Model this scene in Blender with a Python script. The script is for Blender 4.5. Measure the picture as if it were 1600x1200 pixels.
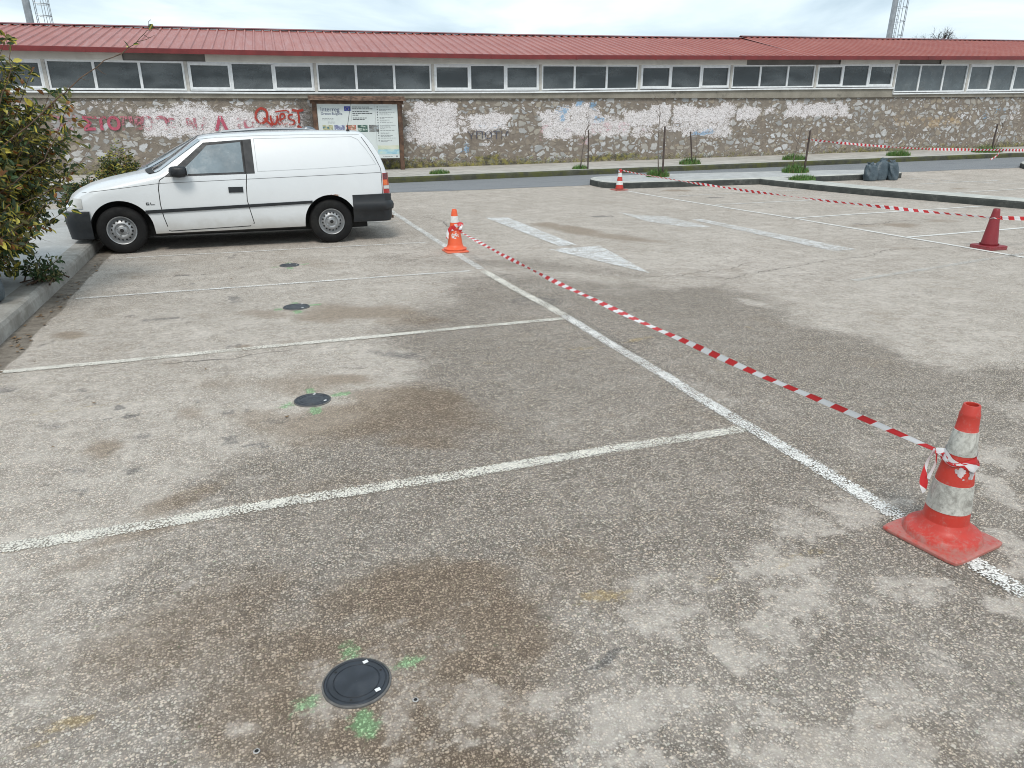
import bpy, bmesh, math, random
import numpy as np
from mathutils import Vector, Matrix
from mathutils.geometry import tessellate_polygon
R=math.radians
for o in list(bpy.data.objects): bpy.data.objects.remove(o)
scn=bpy.context.scene
COL=scn.collection
# ---------------- camera
cd=bpy.data.cameras.new('camera'); cam=bpy.data.objects.new('camera',cd); COL.objects.link(cam)
cam.location=(0,0,1.6); cam.rotation_euler=(R(90-20.1),0,R(-19.76))
cd.sensor_width=36; cd.lens=36*1121/1600; cd.clip_start=.05; cd.clip_end=2000
scn.camera=cam
scn.view_settings.view_transform='Standard'; scn.view_settings.look='None'
scn.view_settings.exposure=0.66; scn.view_settings.gamma=1
scn.cycles.filter_width=1.0
# ---------------- world: overcast daylight
SUN_EL,SUN_AZ=R(52),R(200)      # azimuth clockwise from +Y
wd=bpy.data.worlds.new('World'); scn.world=wd; wd.use_nodes=True
def world():
    nt=wd.node_tree; N=nt.nodes; L=nt.links; N.clear()
    out=N.new('ShaderNodeOutputWorld'); bg=N.new('ShaderNodeBackground'); L.new(bg.outputs[0],out.inputs[0])
    sk=N.new('ShaderNodeTexSky'); sk.sky_type='NISHITA'; sk.sun_disc=False; sk.sun_elevation=SUN_EL; sk.sun_rotation=SUN_AZ
    sk.air_density=1.0; sk.dust_density=2.0
    tc=N.new('ShaderNodeTexCoord'); sp=N.new('ShaderNodeSeparateXYZ'); L.new(tc.outputs['Generated'],sp.inputs[0])
    ad=N.new('ShaderNodeMath'); ad.operation='ADD'; L.new(sp.outputs[2],ad.inputs[0]); ad.inputs[1].default_value=.18
    mx=N.new('ShaderNodeMath'); mx.operation='MAXIMUM'; L.new(ad.outputs[0],mx.inputs[0]); mx.inputs[1].default_value=.05
    dx=N.new('ShaderNodeMath'); dx.operation='DIVIDE'; L.new(sp.outputs[0],dx.inputs[0]); L.new(mx.outputs[0],dx.inputs[1])
    dy=N.new('ShaderNodeMath'); dy.operation='DIVIDE'; L.new(sp.outputs[1],dy.inputs[0]); L.new(mx.outputs[0],dy.inputs[1])
    cb=N.new('ShaderNodeCombineXYZ'); L.new(dx.outputs[0],cb.inputs[0]); L.new(dy.outputs[0],cb.inputs[1])
    n1=N.new('ShaderNodeTexNoise'); n1.inputs['Scale'].default_value=1.1; n1.inputs['Detail'].default_value=7; n1.inputs['Roughness'].default_value=.55; n1.inputs['Distortion'].default_value=.4
    L.new(cb.outputs[0],n1.inputs['Vector'])
    cr=N.new('ShaderNodeValToRGB'); e=cr.color_ramp.elements
    e[0].position=.36; e[0].color=(4.3,5.3,6.0,1); e[1].position=.66; e[1].color=(7.4,8.0,8.4,1)
    m=e=cr.color_ramp.elements.new(.5); m.color=(5.7,6.7,7.3,1)
    L.new(n1.outputs[0],cr.inputs[0])
    n2=N.new('ShaderNodeTexNoise'); n2.inputs['Scale'].default_value=.5; n2.inputs['Detail'].default_value=3; L.new(cb.outputs[0],n2.inputs['Vector'])
    r2=N.new('ShaderNodeMapRange'); r2.inputs[1].default_value=.35; r2.inputs[2].default_value=.6; r2.inputs[3].default_value=.8; r2.inputs[4].default_value=1; L.new(n2.outputs[0],r2.inputs[0])
    mix=N.new('ShaderNodeMix'); mix.data_type='RGBA'; L.new(r2.outputs[0],mix.inputs[0]); L.new(sk.outputs[0],mix.inputs[6]); L.new(cr.outputs[0],mix.inputs[7])
    L.new(mix.outputs[2],bg.inputs[0]); bg.inputs[1].default_value=.095
world()
sl=bpy.data.lights.new('sun','SUN'); sl.energy=1.25; sl.angle=R(18); sl.color=(1,.94,.86)
so=bpy.data.objects.new('sun',sl); COL.objects.link(so)
sd=Vector((math.sin(SUN_AZ)*math.cos(SUN_EL),math.cos(SUN_AZ)*math.cos(SUN_EL),math.sin(SUN_EL)))
so.rotation_euler=(-sd).to_track_quat('-Z','Y').to_euler(); so.location=sd*60

# ---------------- helpers
rng=np.random.default_rng(7); random.seed(7)
def tag(o,label=None,cat=None,group=None,kind=None):
    if label: o['label']=label
    if cat: o['category']=cat
    if group: o['group']=group
    if kind: o['kind']=kind
    return o
def thing(name,label,cat,loc=(0,0,0),rz=0,group=None,rot=None):
    o=bpy.data.objects.new(name,None); COL.objects.link(o); o.location=loc; o.rotation_euler=rot or (0,0,rz)
    o.empty_display_size=.1
    return tag(o,label,cat,group)
def mk(name,verts,faces,mats,parent=None,uv=None,smooth=False,mi=None,world=False,sharp=None,attrs=None):
    me=bpy.data.meshes.new(name); me.from_pydata([tuple(map(float,v)) for v in verts],[],[tuple(f) for f in faces])
    if not isinstance(mats,(list,tuple)): mats=[mats]
    for m in mats: me.materials.append(m)
    if mi is not None: me.polygons.foreach_set('material_index',mi)
    if smooth: me.polygons.foreach_set('use_smooth',[True]*len(me.polygons))
    if uv is not None:
        ul=me.uv_layers.new(name='UVMap'); li=np.empty(len(me.loops),dtype=np.int32); me.loops.foreach_get('vertex_index',li)
        ul.data.foreach_set('uv',np.asarray(uv,dtype=np.float32)[li].ravel())
    if attrs:
        for k,(dom,a) in attrs.items():
            a=np.asarray(a,dtype=np.float32)
            if a.ndim==1: t=me.attributes.new(k,'FLOAT','POINT'); t.data.foreach_set('value',a)
            else: t=me.attributes.new(k,'FLOAT_COLOR','POINT'); t.data.foreach_set('color',np.c_[a,np.ones(len(a))].astype(np.float32).ravel())
    me.update()
    if sharp: me.set_sharp_from_angle(angle=R(sharp))
    o=bpy.data.objects.new(name,me); COL.objects.link(o)
    if parent:
        o.parent=parent
        if world: o.matrix_parent_inverse=wm(parent).inverted()
    return o
def wm(o):
    m=Matrix.LocRotScale(o.location,o.rotation_euler,o.scale)
    return (wm(o.parent)@o.matrix_parent_inverse@m) if o.parent else m
class MB:
    def __init__(s): s.v=[]; s.f=[]; s.m=[]; s.u=[]
    def add(s,v,f,m=0,u=None):
        b=len(s.v); s.v+=[tuple(x) for x in v]; s.f+=[tuple(i+b for i in q) for q in f]; s.m+=[m]*len(f)
        s.u+= list(u) if u is not None else [(0,0)]*len(v)
    def box(s,c,d,m=0,M=None):
        x,y,z=[k/2 for k in d]
        v=[Vector((i*x,j*y,k*z)) for i in(-1,1) for j in(-1,1) for k in(-1,1)]
        v=[(M@p if M else p)+Vector(c) for p in v]
        s.add(v,[(0,1,3,2),(4,6,7,5),(0,4,5,1),(2,3,7,6),(0,2,6,4),(1,5,7,3)],m)
    def tube(s,pts,rad,n=8,m=0,cap=True):
        pts=[Vector(p) for p in pts]; k=len(pts); rad=rad if hasattr(rad,'__len__') else [rad]*k
        b=len(s.v); u=None
        for i,p in enumerate(pts):
            t=(pts[min(i+1,k-1)]-pts[max(i-1,0)]).normalized()
            if u is None: u=t.orthogonal().normalized()
            u=(u-t*u.dot(t)).normalized() if (u-t*u.dot(t)).length>1e-6 else t.orthogonal().normalized()
            w_=t.cross(u)
            for j in range(n):
                a=2*math.pi*j/n; s.v.append(tuple(p+(u*math.cos(a)+w_*math.sin(a))*rad[i])); s.u.append((j/n,i))
        for i in range(k-1):
            for j in range(n):
                j2=(j+1)%n; s.f.append((b+i*n+j,b+i*n+j2,b+(i+1)*n+j2,b+(i+1)*n+j)); s.m.append(m)
        if cap:
            s.f.append(tuple(b+j for j in range(n))[::-1]); s.m.append(m)
            s.f.append(tuple(b+(k-1)*n+j for j in range(n))); s.m.append(m)
    def lathe(s,prof,n=32,m=0,M=None,close=False):   # prof: (r,z) list ; optional M maps local to target
        b=len(s.v); k=len(prof)
        for i,(r,z) in enumerate(prof):
            for j in range(n):
                a=2*math.pi*j/n; p=Vector((r*math.cos(a),r*math.sin(a),z)); s.v.append(tuple(M@p if M else p)); s.u.append((j/n,z))
        for i in range(k-1):
            for j in range(n):
                j2=(j+1)%n; s.f.append((b+i*n+j,b+i*n+j2,b+(i+1)*n+j2,b+(i+1)*n+j)); s.m.append(m)
        if close: 
            s.f.append(tuple(b+j for j in range(n))[::-1]); s.m.append(m); s.f.append(tuple(b+(k-1)*n+j for j in range(n))); s.m.append(m)
    def build(s,name,mats,parent=None,smooth=False,world=False,sharp=None,uv=False):
        return mk(name,s.v,s.f,mats,parent,uv=s.u if uv else None,smooth=smooth,mi=s.m,world=world,sharp=sharp)
def bevel(o,w=.01,seg=2,ang=40):
    m=o.modifiers.new('bevel','BEVEL'); m.width=w; m.segments=seg; m.limit_method='ANGLE'; m.angle_limit=R(ang); return o

# node helpers
class NT:
    def __init__(s,name):
        s.mat=bpy.data.materials.new(name); s.mat.use_nodes=True; s.t=s.mat.node_tree; s.N=s.t.nodes; s.L=s.t.links
        s.b=s.N['Principled BSDF']; s.out=s.N['Material Output']
    def n(s,ty,**k):
        x=s.N.new(ty)
        for a,v in k.items(): setattr(x,a,v)
        return x
    def lk(s,a,b): s.L.new(a,b)
    def set(s,sock,v):
        if isinstance(v,bpy.types.NodeSocket): s.L.new(v,sock)
        elif v is not None: sock.default_value=v
    def math(s,op,a,b=None,c=None,clamp=False):
        x=s.n('ShaderNodeMath',operation=op,use_clamp=clamp); s.set(x.inputs[0],a)
        if b is not None: s.set(x.inputs[1],b)
        if c is not None: s.set(x.inputs[2],c)
        return x.outputs[0]
    def mr(s,v,a,b,c=0.,d=1.,smooth=True):
        x=s.n('ShaderNodeMapRange',interpolation_type='SMOOTHSTEP' if smooth else 'LINEAR'); s.set(x.inputs[0],v)
        for i,k in enumerate((a,b,c,d)): s.set(x.inputs[i+1],k)
        return x.outputs[0]
    def mix(s,f,a,b,mode='MIX'):
        x=s.n('ShaderNodeMix',data_type='RGBA',blend_type=mode); s.set(x.inputs[0],f)
        for i,v in ((6,a),(7,b)):
            s.set(x.inputs[i],(*v,1) if isinstance(v,tuple) and len(v)==3 else v)
        return x.outputs[2]
    def noise(s,vec,sc,det=3,ro=.5,dist=0,out=0):
        x=s.n('ShaderNodeTexNoise'); s.set(x.inputs['Vector'],vec); x.inputs['Scale'].default_value=sc; x.inputs['Detail'].default_value=det; x.inputs['Roughness'].default_value=ro; x.inputs['Distortion'].default_value=dist
        return x.outputs[out]
    def vor(s,vec,sc,feat='F1',rnd=1.,dim='3D'):
        x=s.n('ShaderNodeTexVoronoi',feature=feat,voronoi_dimensions=dim); s.set(x.inputs['Vector'],vec); x.inputs['Scale'].default_value=sc; x.inputs['Randomness'].default_value=rnd
        return x
    def ramp(s,f,els):
        x=s.n('ShaderNodeValToRGB'); s.set(x.inputs[0],f); r=x.color_ramp
        while len(r.elements)<len(els): r.elements.new(.5)
        for e,(p,c) in zip(r.elements,els): e.position=p; e.color=(*c,1) if len(c)==3 else c
        return x.outputs[0]
    def attr(s,name,out='Fac'):
        x=s.n('ShaderNodeAttribute'); x.attribute_name=name; return x.outputs[out]
    def obj(s): return s.n('ShaderNodeTexCoord').outputs['Object']
    def pos(s): return s.n('ShaderNodeNewGeometry').outputs['Position']
    def uv(s): return s.n('ShaderNodeTexCoord').outputs['UV']
    def scale(s,v,sc):
        x=s.n('ShaderNodeMapping'); s.set(x.inputs[0],v); x.inputs['Scale'].default_value=sc; return x.outputs[0]
    def sep(s,v):
        x=s.n('ShaderNodeSeparateXYZ'); s.set(x.inputs[0],v); return x.outputs
    def bump(s,h,st=.3,d=.01,nrm=None):
        x=s.n('ShaderNodeBump'); s.set(x.inputs['Height'],h); x.inputs['Strength'].default_value=st; x.inputs['Distance'].default_value=d
        if nrm is not None: s.set(x.inputs['Normal'],nrm)
        s.lk(x.outputs[0],s.b.inputs['Normal']); return x.outputs[0]
    def base(s,c): s.set(s.b.inputs['Base Color'],(*c,1) if isinstance(c,tuple) and len(c)==3 else c)
    def rough(s,r): s.set(s.b.inputs['Roughness'],r)
def simple(name,c,rough=.5,metal=0.,var=.12,sc=8.,bump=.0,spec=None,coat=0.,dirt=None,dirtamt=.4,bsc=60):
    t=NT(name); v=t.obj()
    n=t.noise(v,sc,5,.6); c2=tuple(max(0,x*(1-var*1.6)) for x in c); c3=tuple(min(1,x*(1+var)) for x in c)
    col=t.mix(t.mr(n,.3,.7),c2,c3)
    if dirt: col=t.mix(t.math('MULTIPLY',t.mr(t.noise(v,sc*.7,6,.7),.45,.75),dirtamt),col,dirt)
    t.base(col); t.rough(t.mr(t.noise(v,sc*2,4),.3,.7,rough*.85,min(1,rough*1.15))); t.b.inputs['Metallic'].default_value=metal
    if spec is not None: t.b.inputs['Specular IOR Level'].default_value=spec
    if coat: t.b.inputs['Coat Weight'].default_value=coat; t.b.inputs['Coat Roughness'].default_value=.05
    if bump: t.bump(t.noise(v,bsc,4,.6),bump,.01)
    return t.mat
def worn(t,alpha):   # transparency from a worn-away mask (real missing paint)
    t.set(t.b.inputs['Alpha'],alpha)

# numpy fbm noise
def _h(ix,iy,seed):
    n=(ix*374761393+iy*668265263+seed*974634777)&0xffffffff
    n=((n^(n>>13))*1274126177)&0xffffffff
    return ((n^(n>>16))&0xffff)/65535.
def vnoise(x,y,seed=0):
    ix=np.floor(x).astype(np.int64); iy=np.floor(y).astype(np.int64); fx=x-ix; fy=y-iy; fx=fx*fx*(3-2*fx); fy=fy*fy*(3-2*fy)
    a=_h(ix,iy,seed);b=_h(ix+1,iy,seed);c=_h(ix,iy+1,seed);d=_h(ix+1,iy+1,seed)
    return (a*(1-fx)+b*fx)*(1-fy)+(c*(1-fx)+d*fx)*fy
def fbm(x,y,seed=0,oct=5,g=.55):
    s=0;a=1;t=0
    for i in range(oct): s=s+a*vnoise(x*2**i+i*17.3,y*2**i-i*9.1,seed+i);t+=a;a*=g
    return s/t
def sst(x,a,b): t=np.clip((x-a)/(b-a),0,1); return t*t*(3-2*t)
GM={'light': [(1.257, 1.948, 0.188, -0.023, -0.027, -0.057, 0.7), (1.198, 1.94, 0.099, -0.012, -0.019, -0.042, 0.6), (2.133, 1.551, 0.221, -0.103, -0.099, -0.085, 0.8), (1.967, 1.714, 0.07, -0.08, -0.042, -0.034, 0.5), (1.28, 1.475, 0.095, 0.007, -0.03, -0.075, 0.8), (1.216, 1.342, 0.115, -0.057, -0.043, -0.051, 0.7), (1.041, 1.327, 0.073, -0.048, -0.029, -0.034, 0.6), (1.25, 1.227, 0.086, -0.098, -0.061, -0.047, 0.8), (1.336, 1.148, 0.082, -0.054, -0.052, -0.046, 0.8), (1.635, 1.191, 0.107, -0.101, -0.085, -0.06, 0.8), (1.88, 1.275, 0.066, -0.097, -0.083, -0.051, 0.7), (1.787, 0.986, 0.117, -0.042, -0.093, -0.072, 0.8), (1.686, 1.314, 0.024, -0.076, -0.057, -0.031, 0.6), (1.148, 1.181, 0.099, -0.035, -0.03, -0.039, 0.7), (0.655, 1.543, 0.121, 0.024, -0.003, -0.06, 0.85), (0.559, 1.475, 0.06, -0.021, -0.023, -0.06, 0.7), (0.884, 1.558, 0.078, -0.018, -0.013, -0.03, 0.7), (0.944, 1.374, 0.078, -0.028, -0.02, -0.033, 0.6), (0.746, 1.27, 0.144, -0.052, -0.019, -0.036, 0.6), (0.31, 2.019, 0.096, 0.032, 0.003, -0.039, 0.7), (0.235, 1.961, 0.218, -0.078, -0.024, -0.14, 0.35), (0.042, 1.875, 0.127, 0.041, 0.019, -0.099, 0.6), (0.276, 1.653, 0.015, -0.085, -0.054, -0.02, 0.4), (-0.18, 1.717, 0.064, -0.023, -0.0, -0.048, 0.8), (0.415, 1.667, 0.025, -0.009, -0.006, -0.023, 0.6), (-0.146, 1.844, 0.106, -0.01, 0.005, -0.055, 0.5), (0.343, 1.471, 0.154, -0.02, -0.003, -0.026, 0.7), (0.412, 1.457, 0.077, -0.018, -0.006, -0.025, 0.7), (0.199, 1.456, 0.112, -0.04, -0.006, -0.03, 0.5), (-0.752, 2.049, 0.148, -0.012, 0.02, -0.065, 0.7), (-0.754, 2.316, 0.104, 0.014, 0.016, -0.05, 0.7), (-0.6, 2.287, 0.063, 0.008, 0.01, -0.036, 0.6), (-0.712, 2.191, 0.043, 0.063, 0.02, -0.035, 0.6), (-0.833, 2.52, 0.142, -0.028, 0.016, -0.065, 0.6), (-0.377, 2.493, 0.072, 0.056, 0.011, -0.032, 0.7), (-0.512, 2.786, 0.224, 0.019, 0.013, -0.071, 0.5), (-0.414, 1.927, 0.127, 0.027, 0.017, -0.056, 0.5), (-0.475, 1.731, 0.186, -0.021, 0.012, -0.052, 0.5), (-0.946, 2.76, 0.135, -0.049, 0.019, -0.084, 0.6), (0.474, 2.456, 0.174, -0.033, -0.01, -0.055, 0.35), (-0.115, 3.311, 0.144, 0.009, 0.003, -0.056, 0.6), (1.624, 3.818, 0.096, -0.331, -0.136, -0.217, 0.35), (1.515, 3.976, 0.052, -0.174, -0.074, -0.129, 0.4), (1.44, 4.26, 0.16, -0.058, -0.033, -0.096, 0.5), (0.79, 5.178, 0.234, -0.166, -0.044, -0.223, 0.5), (4.365, 5.413, 0.168, -0.247, -0.117, -0.144, 0.8), (2.621, 3.579, 0.078, -0.28, -0.152, -0.176, 0.6), (2.754, 3.188, 0.028, -0.281, -0.119, -0.112, 0.5), (2.691, 6.716, 0.589, -0.111, -0.109, -0.28, 0.5), (3.362, 6.318, 0.363, -0.13, -0.107, -0.207, 0.5), (0.143, 1.787, 0.21, 0.04, 0.0, 0.21, 0.8), (0.236, 4.258, 0.21, 0.04, 0.0, 0.21, 0.9), (0.309, 6.713, 0.21, 0.04, 0.0, 0.21, 0.9), (0.377, 8.837, 0.21, 0.04, 0.0, 0.21, 0.9)], 'brown': [(0.224, 1.781, 0.59, -0.212, -0.064, -0.356, 0.75), (-0.339, 2.167, 0.474, 0.126, 0.076, -0.309, 0.5), (0.996, 2.063, 0.232, -0.173, -0.124, -0.21, 0.35), (0.773, 3.796, 0.505, -0.262, -0.111, -0.455, 0.6), (0.514, 2.113, 0.336, -0.069, -0.043, -0.202, 1.0), (0.611, 1.964, 0.176, -0.201, -0.103, -0.17, 0.9), (0.409, 2.274, 0.218, 0.054, -0.001, -0.121, 0.6), (0.211, 2.221, 0.245, 0.061, 0.009, -0.152, 0.6), (0.69, 1.797, 0.099, -0.036, -0.055, -0.145, 0.7), (0.408, 1.715, 0.152, -0.099, -0.061, -0.148, 0.7), (0.117, 1.586, 0.262, -0.127, -0.024, -0.109, 0.8), (-0.119, 1.603, 0.243, -0.087, -0.002, -0.065, 0.6), (0.601, 1.674, 0.112, -0.04, -0.047, -0.13, 0.5), (-0.063, 2.035, 0.247, 0.055, 0.021, -0.128, 0.5), (0.409, 1.391, 0.256, -0.092, -0.018, -0.058, 0.7), (-0.756, 1.854, 0.098, -0.035, 0.011, -0.049, 0.3), (0.792, 4.059, 0.405, -0.146, -0.069, -0.319, 0.95), (0.453, 3.86, 0.563, -0.118, -0.039, -0.307, 0.8), (0.937, 3.841, 0.174, -0.319, -0.094, -0.228, 0.7), (0.188, 4.578, 0.352, -0.126, -0.023, -0.301, 0.5), (-0.031, 3.985, 0.303, -0.186, -0.014, -0.21, 0.5), (0.475, 4.58, 0.239, -0.086, -0.017, -0.128, 0.7), (0.728, 3.437, 0.288, -0.104, -0.026, -0.112, 0.6), (0.817, 6.331, 0.591, -0.212, -0.058, -0.394, 0.75), (1.191, 5.916, 0.413, -0.149, -0.063, -0.292, 0.5), (0.063, 6.553, 0.267, -0.096, -0.008, -0.213, 0.5), (0.587, 8.891, 0.577, -0.207, -0.028, -0.34, 0.35), (-0.449, 4.286, 0.123, -0.044, 0.007, -0.128, 0.5), (-0.862, 3.923, 0.109, 0.016, 0.029, -0.141, 0.7), (-0.625, 5.286, 0.105, -0.038, 0.009, -0.123, 0.4), (-1.455, 6.386, 0.168, -0.061, 0.026, -0.146, 0.8), (-0.158, 5.57, 0.073, -0.026, -0.001, -0.087, 0.7), (-1.274, 8.831, 0.267, -0.096, 0.036, -0.313, 0.4), (-0.446, 3.199, 0.193, 0.101, 0.021, -0.101, 0.6), (-0.552, 2.951, 0.274, 0.066, 0.017, -0.077, 0.5), (4.783, 10.355, 0.263, -0.614, -0.212, -0.442, 0.9), (5.041, 9.558, 0.407, -0.634, -0.149, -0.277, 0.6), (4.633, 11.034, 0.218, -0.293, -0.153, -0.355, 0.7), (9.477, 9.295, 0.395, -0.142, -0.179, -0.182, 0.6), (10.07, 9.082, 0.218, -0.307, -0.223, -0.207, 0.8), (11.152, 9.293, 0.362, -0.13, -0.219, -0.19, 0.5), (17.003, 13.807, 0.305, -0.109, -0.245, -0.205, 0.6), (9.914, 15.601, 0.44, -0.158, -0.157, -0.251, 0.8), (11.256, 14.42, 0.425, -0.153, -0.152, -0.198, 0.4), (1.505, 1.135, 0.038, -0.013, -0.016, -0.016, 1.0), (-0.281, 4.747, 0.235, -0.084, 0.003, -0.181, 0.3), (0.164, 3.109, 0.346, 0.014, -0.003, -0.13, 0.3), (-0.352, 2.424, 0.286, 0.04, 0.023, -0.123, 0.35), (-0.758, 2.781, 0.163, 0.036, 0.019, -0.068, 0.4)], 'yellow': [(-0.643, 1.907, 0.086, 0.019, 0.016, -0.043, 0.8), (-0.71, 1.849, 0.061, 0.013, 0.011, -0.025, 0.7), (-0.493, 1.878, 0.047, 0.027, 0.014, -0.031, 0.5), (-0.537, 1.845, 0.045, 0.026, 0.007, -0.015, 0.5), (-0.172, 1.937, 0.064, -0.009, 0.001, -0.015, 0.6), (-0.204, 1.817, 0.025, 0.004, 0.002, -0.011, 0.8), (1.045, 1.922, 0.138, -0.029, -0.018, -0.041, 0.8), (0.928, 1.887, 0.087, 0.013, -0.011, -0.052, 0.5), (1.458, 1.875, 0.116, 0.016, -0.02, -0.049, 0.5), (1.913, 1.891, 0.195, -0.024, -0.028, -0.037, 0.7), (2.173, 1.895, 0.132, 0.005, -0.02, -0.027, 0.5), (1.797, 1.863, 0.095, 0.012, -0.019, -0.036, 0.5), (2.234, 4.659, 0.143, -0.009, -0.032, -0.074, 0.7), (2.766, 4.736, 0.215, 0.036, -0.031, -0.062, 0.8), (3.802, 4.761, 0.06, -0.022, -0.062, -0.083, 0.6), (1.506, 4.596, 0.284, -0.006, -0.02, -0.069, 0.5), (-0.718, 4.601, 0.285, -0.023, 0.008, -0.06, 0.5), (-1.164, 4.596, 0.356, 0.036, 0.018, -0.081, 0.55), (-1.546, 5.77, 0.039, 0.393, 0.067, -0.169, 0.35), (-1.285, 8.652, 0.131, -0.047, 0.044, -0.376, 0.35), (-1.392, 7.875, 0.152, 0.099, 0.054, -0.311, 0.3), (-1.07, 4.262, 0.134, -0.048, 0.015, -0.08, 0.3), (-1.508, 6.09, 0.052, 0.202, 0.1, -0.311, 0.4), (3.839, 4.643, 0.074, -0.027, -0.05, -0.064, 0.5)], 'dark': [(0.923, 1.634, 0.065, 0.017, -0.002, -0.018, 1.0), (0.865, 1.609, 0.055, 0.006, -0.004, -0.021, 0.7), (-0.858, 4.518, 0.05, -0.018, 0.007, -0.051, 0.9), (-0.777, 4.353, 0.059, -0.021, 0.006, -0.053, 0.9), (-0.969, 4.421, 0.049, -0.018, 0.005, -0.032, 0.6), (-1.185, 4.37, 0.136, -0.049, 0.019, -0.094, 0.5), (-1.344, 4.389, 0.067, -0.024, 0.012, -0.052, 0.5), (-1.13, 3.821, 0.03, -0.011, 0.003, -0.016, 0.7), (-1.033, 3.825, 0.024, -0.009, 0.003, -0.017, 0.8), (-0.992, 3.471, 0.039, -0.014, 0.005, -0.028, 0.8), (-1.021, 3.836, 0.012, -0.004, 0.003, -0.017, 0.8), (-0.122, 3.699, 0.111, -0.055, -0.001, -0.033, 0.8), (-0.867, 4.957, 0.075, -0.005, 0.004, -0.027, 0.4), (-1.445, 6.863, 0.093, -0.033, 0.016, -0.096, 0.4), (-1.466, 7.3, 0.137, -0.049, 0.009, -0.054, 0.5), (-0.773, 8.651, 0.107, -0.038, 0.004, -0.057, 0.8), (-0.961, 8.571, 0.092, -0.033, 0.005, -0.056, 0.4), (-0.554, 8.61, 0.047, -0.017, 0.002, -0.046, 0.6), (9.361, 14.45, 0.301, -0.108, -0.098, -0.154, 0.6), (9.873, 13.957, 0.215, -0.077, -0.084, -0.122, 0.9), (9.299, 15.466, 0.231, -0.083, -0.085, -0.144, 0.6), (5.901, 11.837, 0.238, -0.085, -0.062, -0.125, 0.8), (6.139, 11.752, 0.087, -0.031, -0.086, -0.166, 0.6), (9.703, 11.992, 0.167, -0.06, -0.074, -0.093, 0.6), (12.106, 14.115, 0.227, -0.081, -0.087, -0.104, 0.6), (9.685, 12.367, 0.244, -0.088, -0.06, -0.079, 0.6), (10.934, 11.431, 0.356, -0.128, -0.082, -0.089, 0.6), (12.553, 11.988, 0.254, -0.091, -0.101, -0.099, 0.7), (8.229, 9.345, 0.288, -0.103, -0.06, -0.071, 0.4), (9.597, 9.417, 0.25, -0.09, -0.092, -0.093, 0.7), (9.257, 6.954, 0.485, -0.174, -0.143, -0.114, 0.3), (8.735, 7.197, 0.203, -0.073, -0.091, -0.079, 0.4), (9.233, 8.536, 0.185, -0.067, -0.082, -0.079, 0.3), (8.968, 7.823, 0.433, -0.155, -0.099, -0.09, 0.5), (0.894, 4.974, 0.247, -0.173, -0.027, -0.12, 0.6), (0.667, 5.309, 0.229, -0.082, -0.012, -0.084, 0.3), (3.036, 6.528, 0.301, -0.273, -0.09, -0.187, 0.3), (2.485, 6.197, 0.343, -0.123, -0.115, -0.289, 0.5), (0.978, 3.102, 0.181, -0.065, -0.04, -0.124, 0.35), (0.113, 3.573, 0.22, -0.079, -0.005, -0.065, 0.3), (1.823, 5.075, 0.283, -0.102, -0.071, -0.199, 0.3), (-0.313, 6.81, 0.326, -0.117, 0.002, -0.15, 0.25), (-0.665, 4.417, 0.178, -0.064, 0.01, -0.11, 0.25)], 'dpoly': [(1.88, 7.48), (2.46, 7.72), (3.04, 7.21), (3.83, 6.64), (4.14, 6.13), (4.7, 6.06), (4.49, 5.48), (4.29, 4.8), (4.52, 4.46), (4.68, 4.09), (4.49, 3.68), (4.56, 3.42), (4.96, 3.25), (5.6, 2.16), (2.59, 0.39), (1.2, 0.48), (-1.3, 1.38), (-1.92, 2.74), (-1.0, 2.64), (-0.78, 2.79), (-0.63, 3.03), (-0.32, 3.38), (0.15, 3.64), (0.47, 4.01), (0.88, 4.46), (0.75, 4.95), (0.69, 5.48), (1.19, 5.92)], 'dpoly2': [(1.26, 9.3), (2.26, 8.65), (3.41, 8.53), (4.05, 7.65), (4.5, 6.95), (3.96, 6.73), (3.13, 7.44), (2.37, 7.91), (1.45, 8.58)], 'green': [(0.143, 1.622, 0.038, 0.006, -0.01, 0.06, 1.1), (0.143, 1.937, 0.036, 0.006, -0.01, 0.06, 0.66), (0.308, 1.822, 0.066, 0.011, -0.004, 0.026, 0.99), (-0.007, 1.752, 0.06, 0.01, -0.006, 0.036, 0.66), (0.236, 4.085, 0.04, 0.006, -0.01, 0.063, 1.5), (0.236, 4.416, 0.038, 0.006, -0.01, 0.063, 0.9), (0.409, 4.295, 0.069, 0.011, -0.004, 0.028, 1.35), (0.079, 4.222, 0.063, 0.01, -0.006, 0.038, 0.9), (0.309, 6.54, 0.04, 0.006, -0.01, 0.063, 1.5), (0.309, 6.87, 0.038, 0.006, -0.01, 0.063, 0.9), (0.483, 6.75, 0.069, 0.011, -0.004, 0.028, 1.35), (0.152, 6.676, 0.063, 0.01, -0.006, 0.038, 0.9), (0.377, 8.664, 0.04, 0.006, -0.01, 0.063, 1.2), (0.377, 8.995, 0.038, 0.006, -0.01, 0.063, 0.72), (0.551, 8.874, 0.069, 0.011, -0.004, 0.028, 1.08), (0.22, 8.8, 0.063, 0.01, -0.006, 0.038, 0.72)]}
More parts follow.
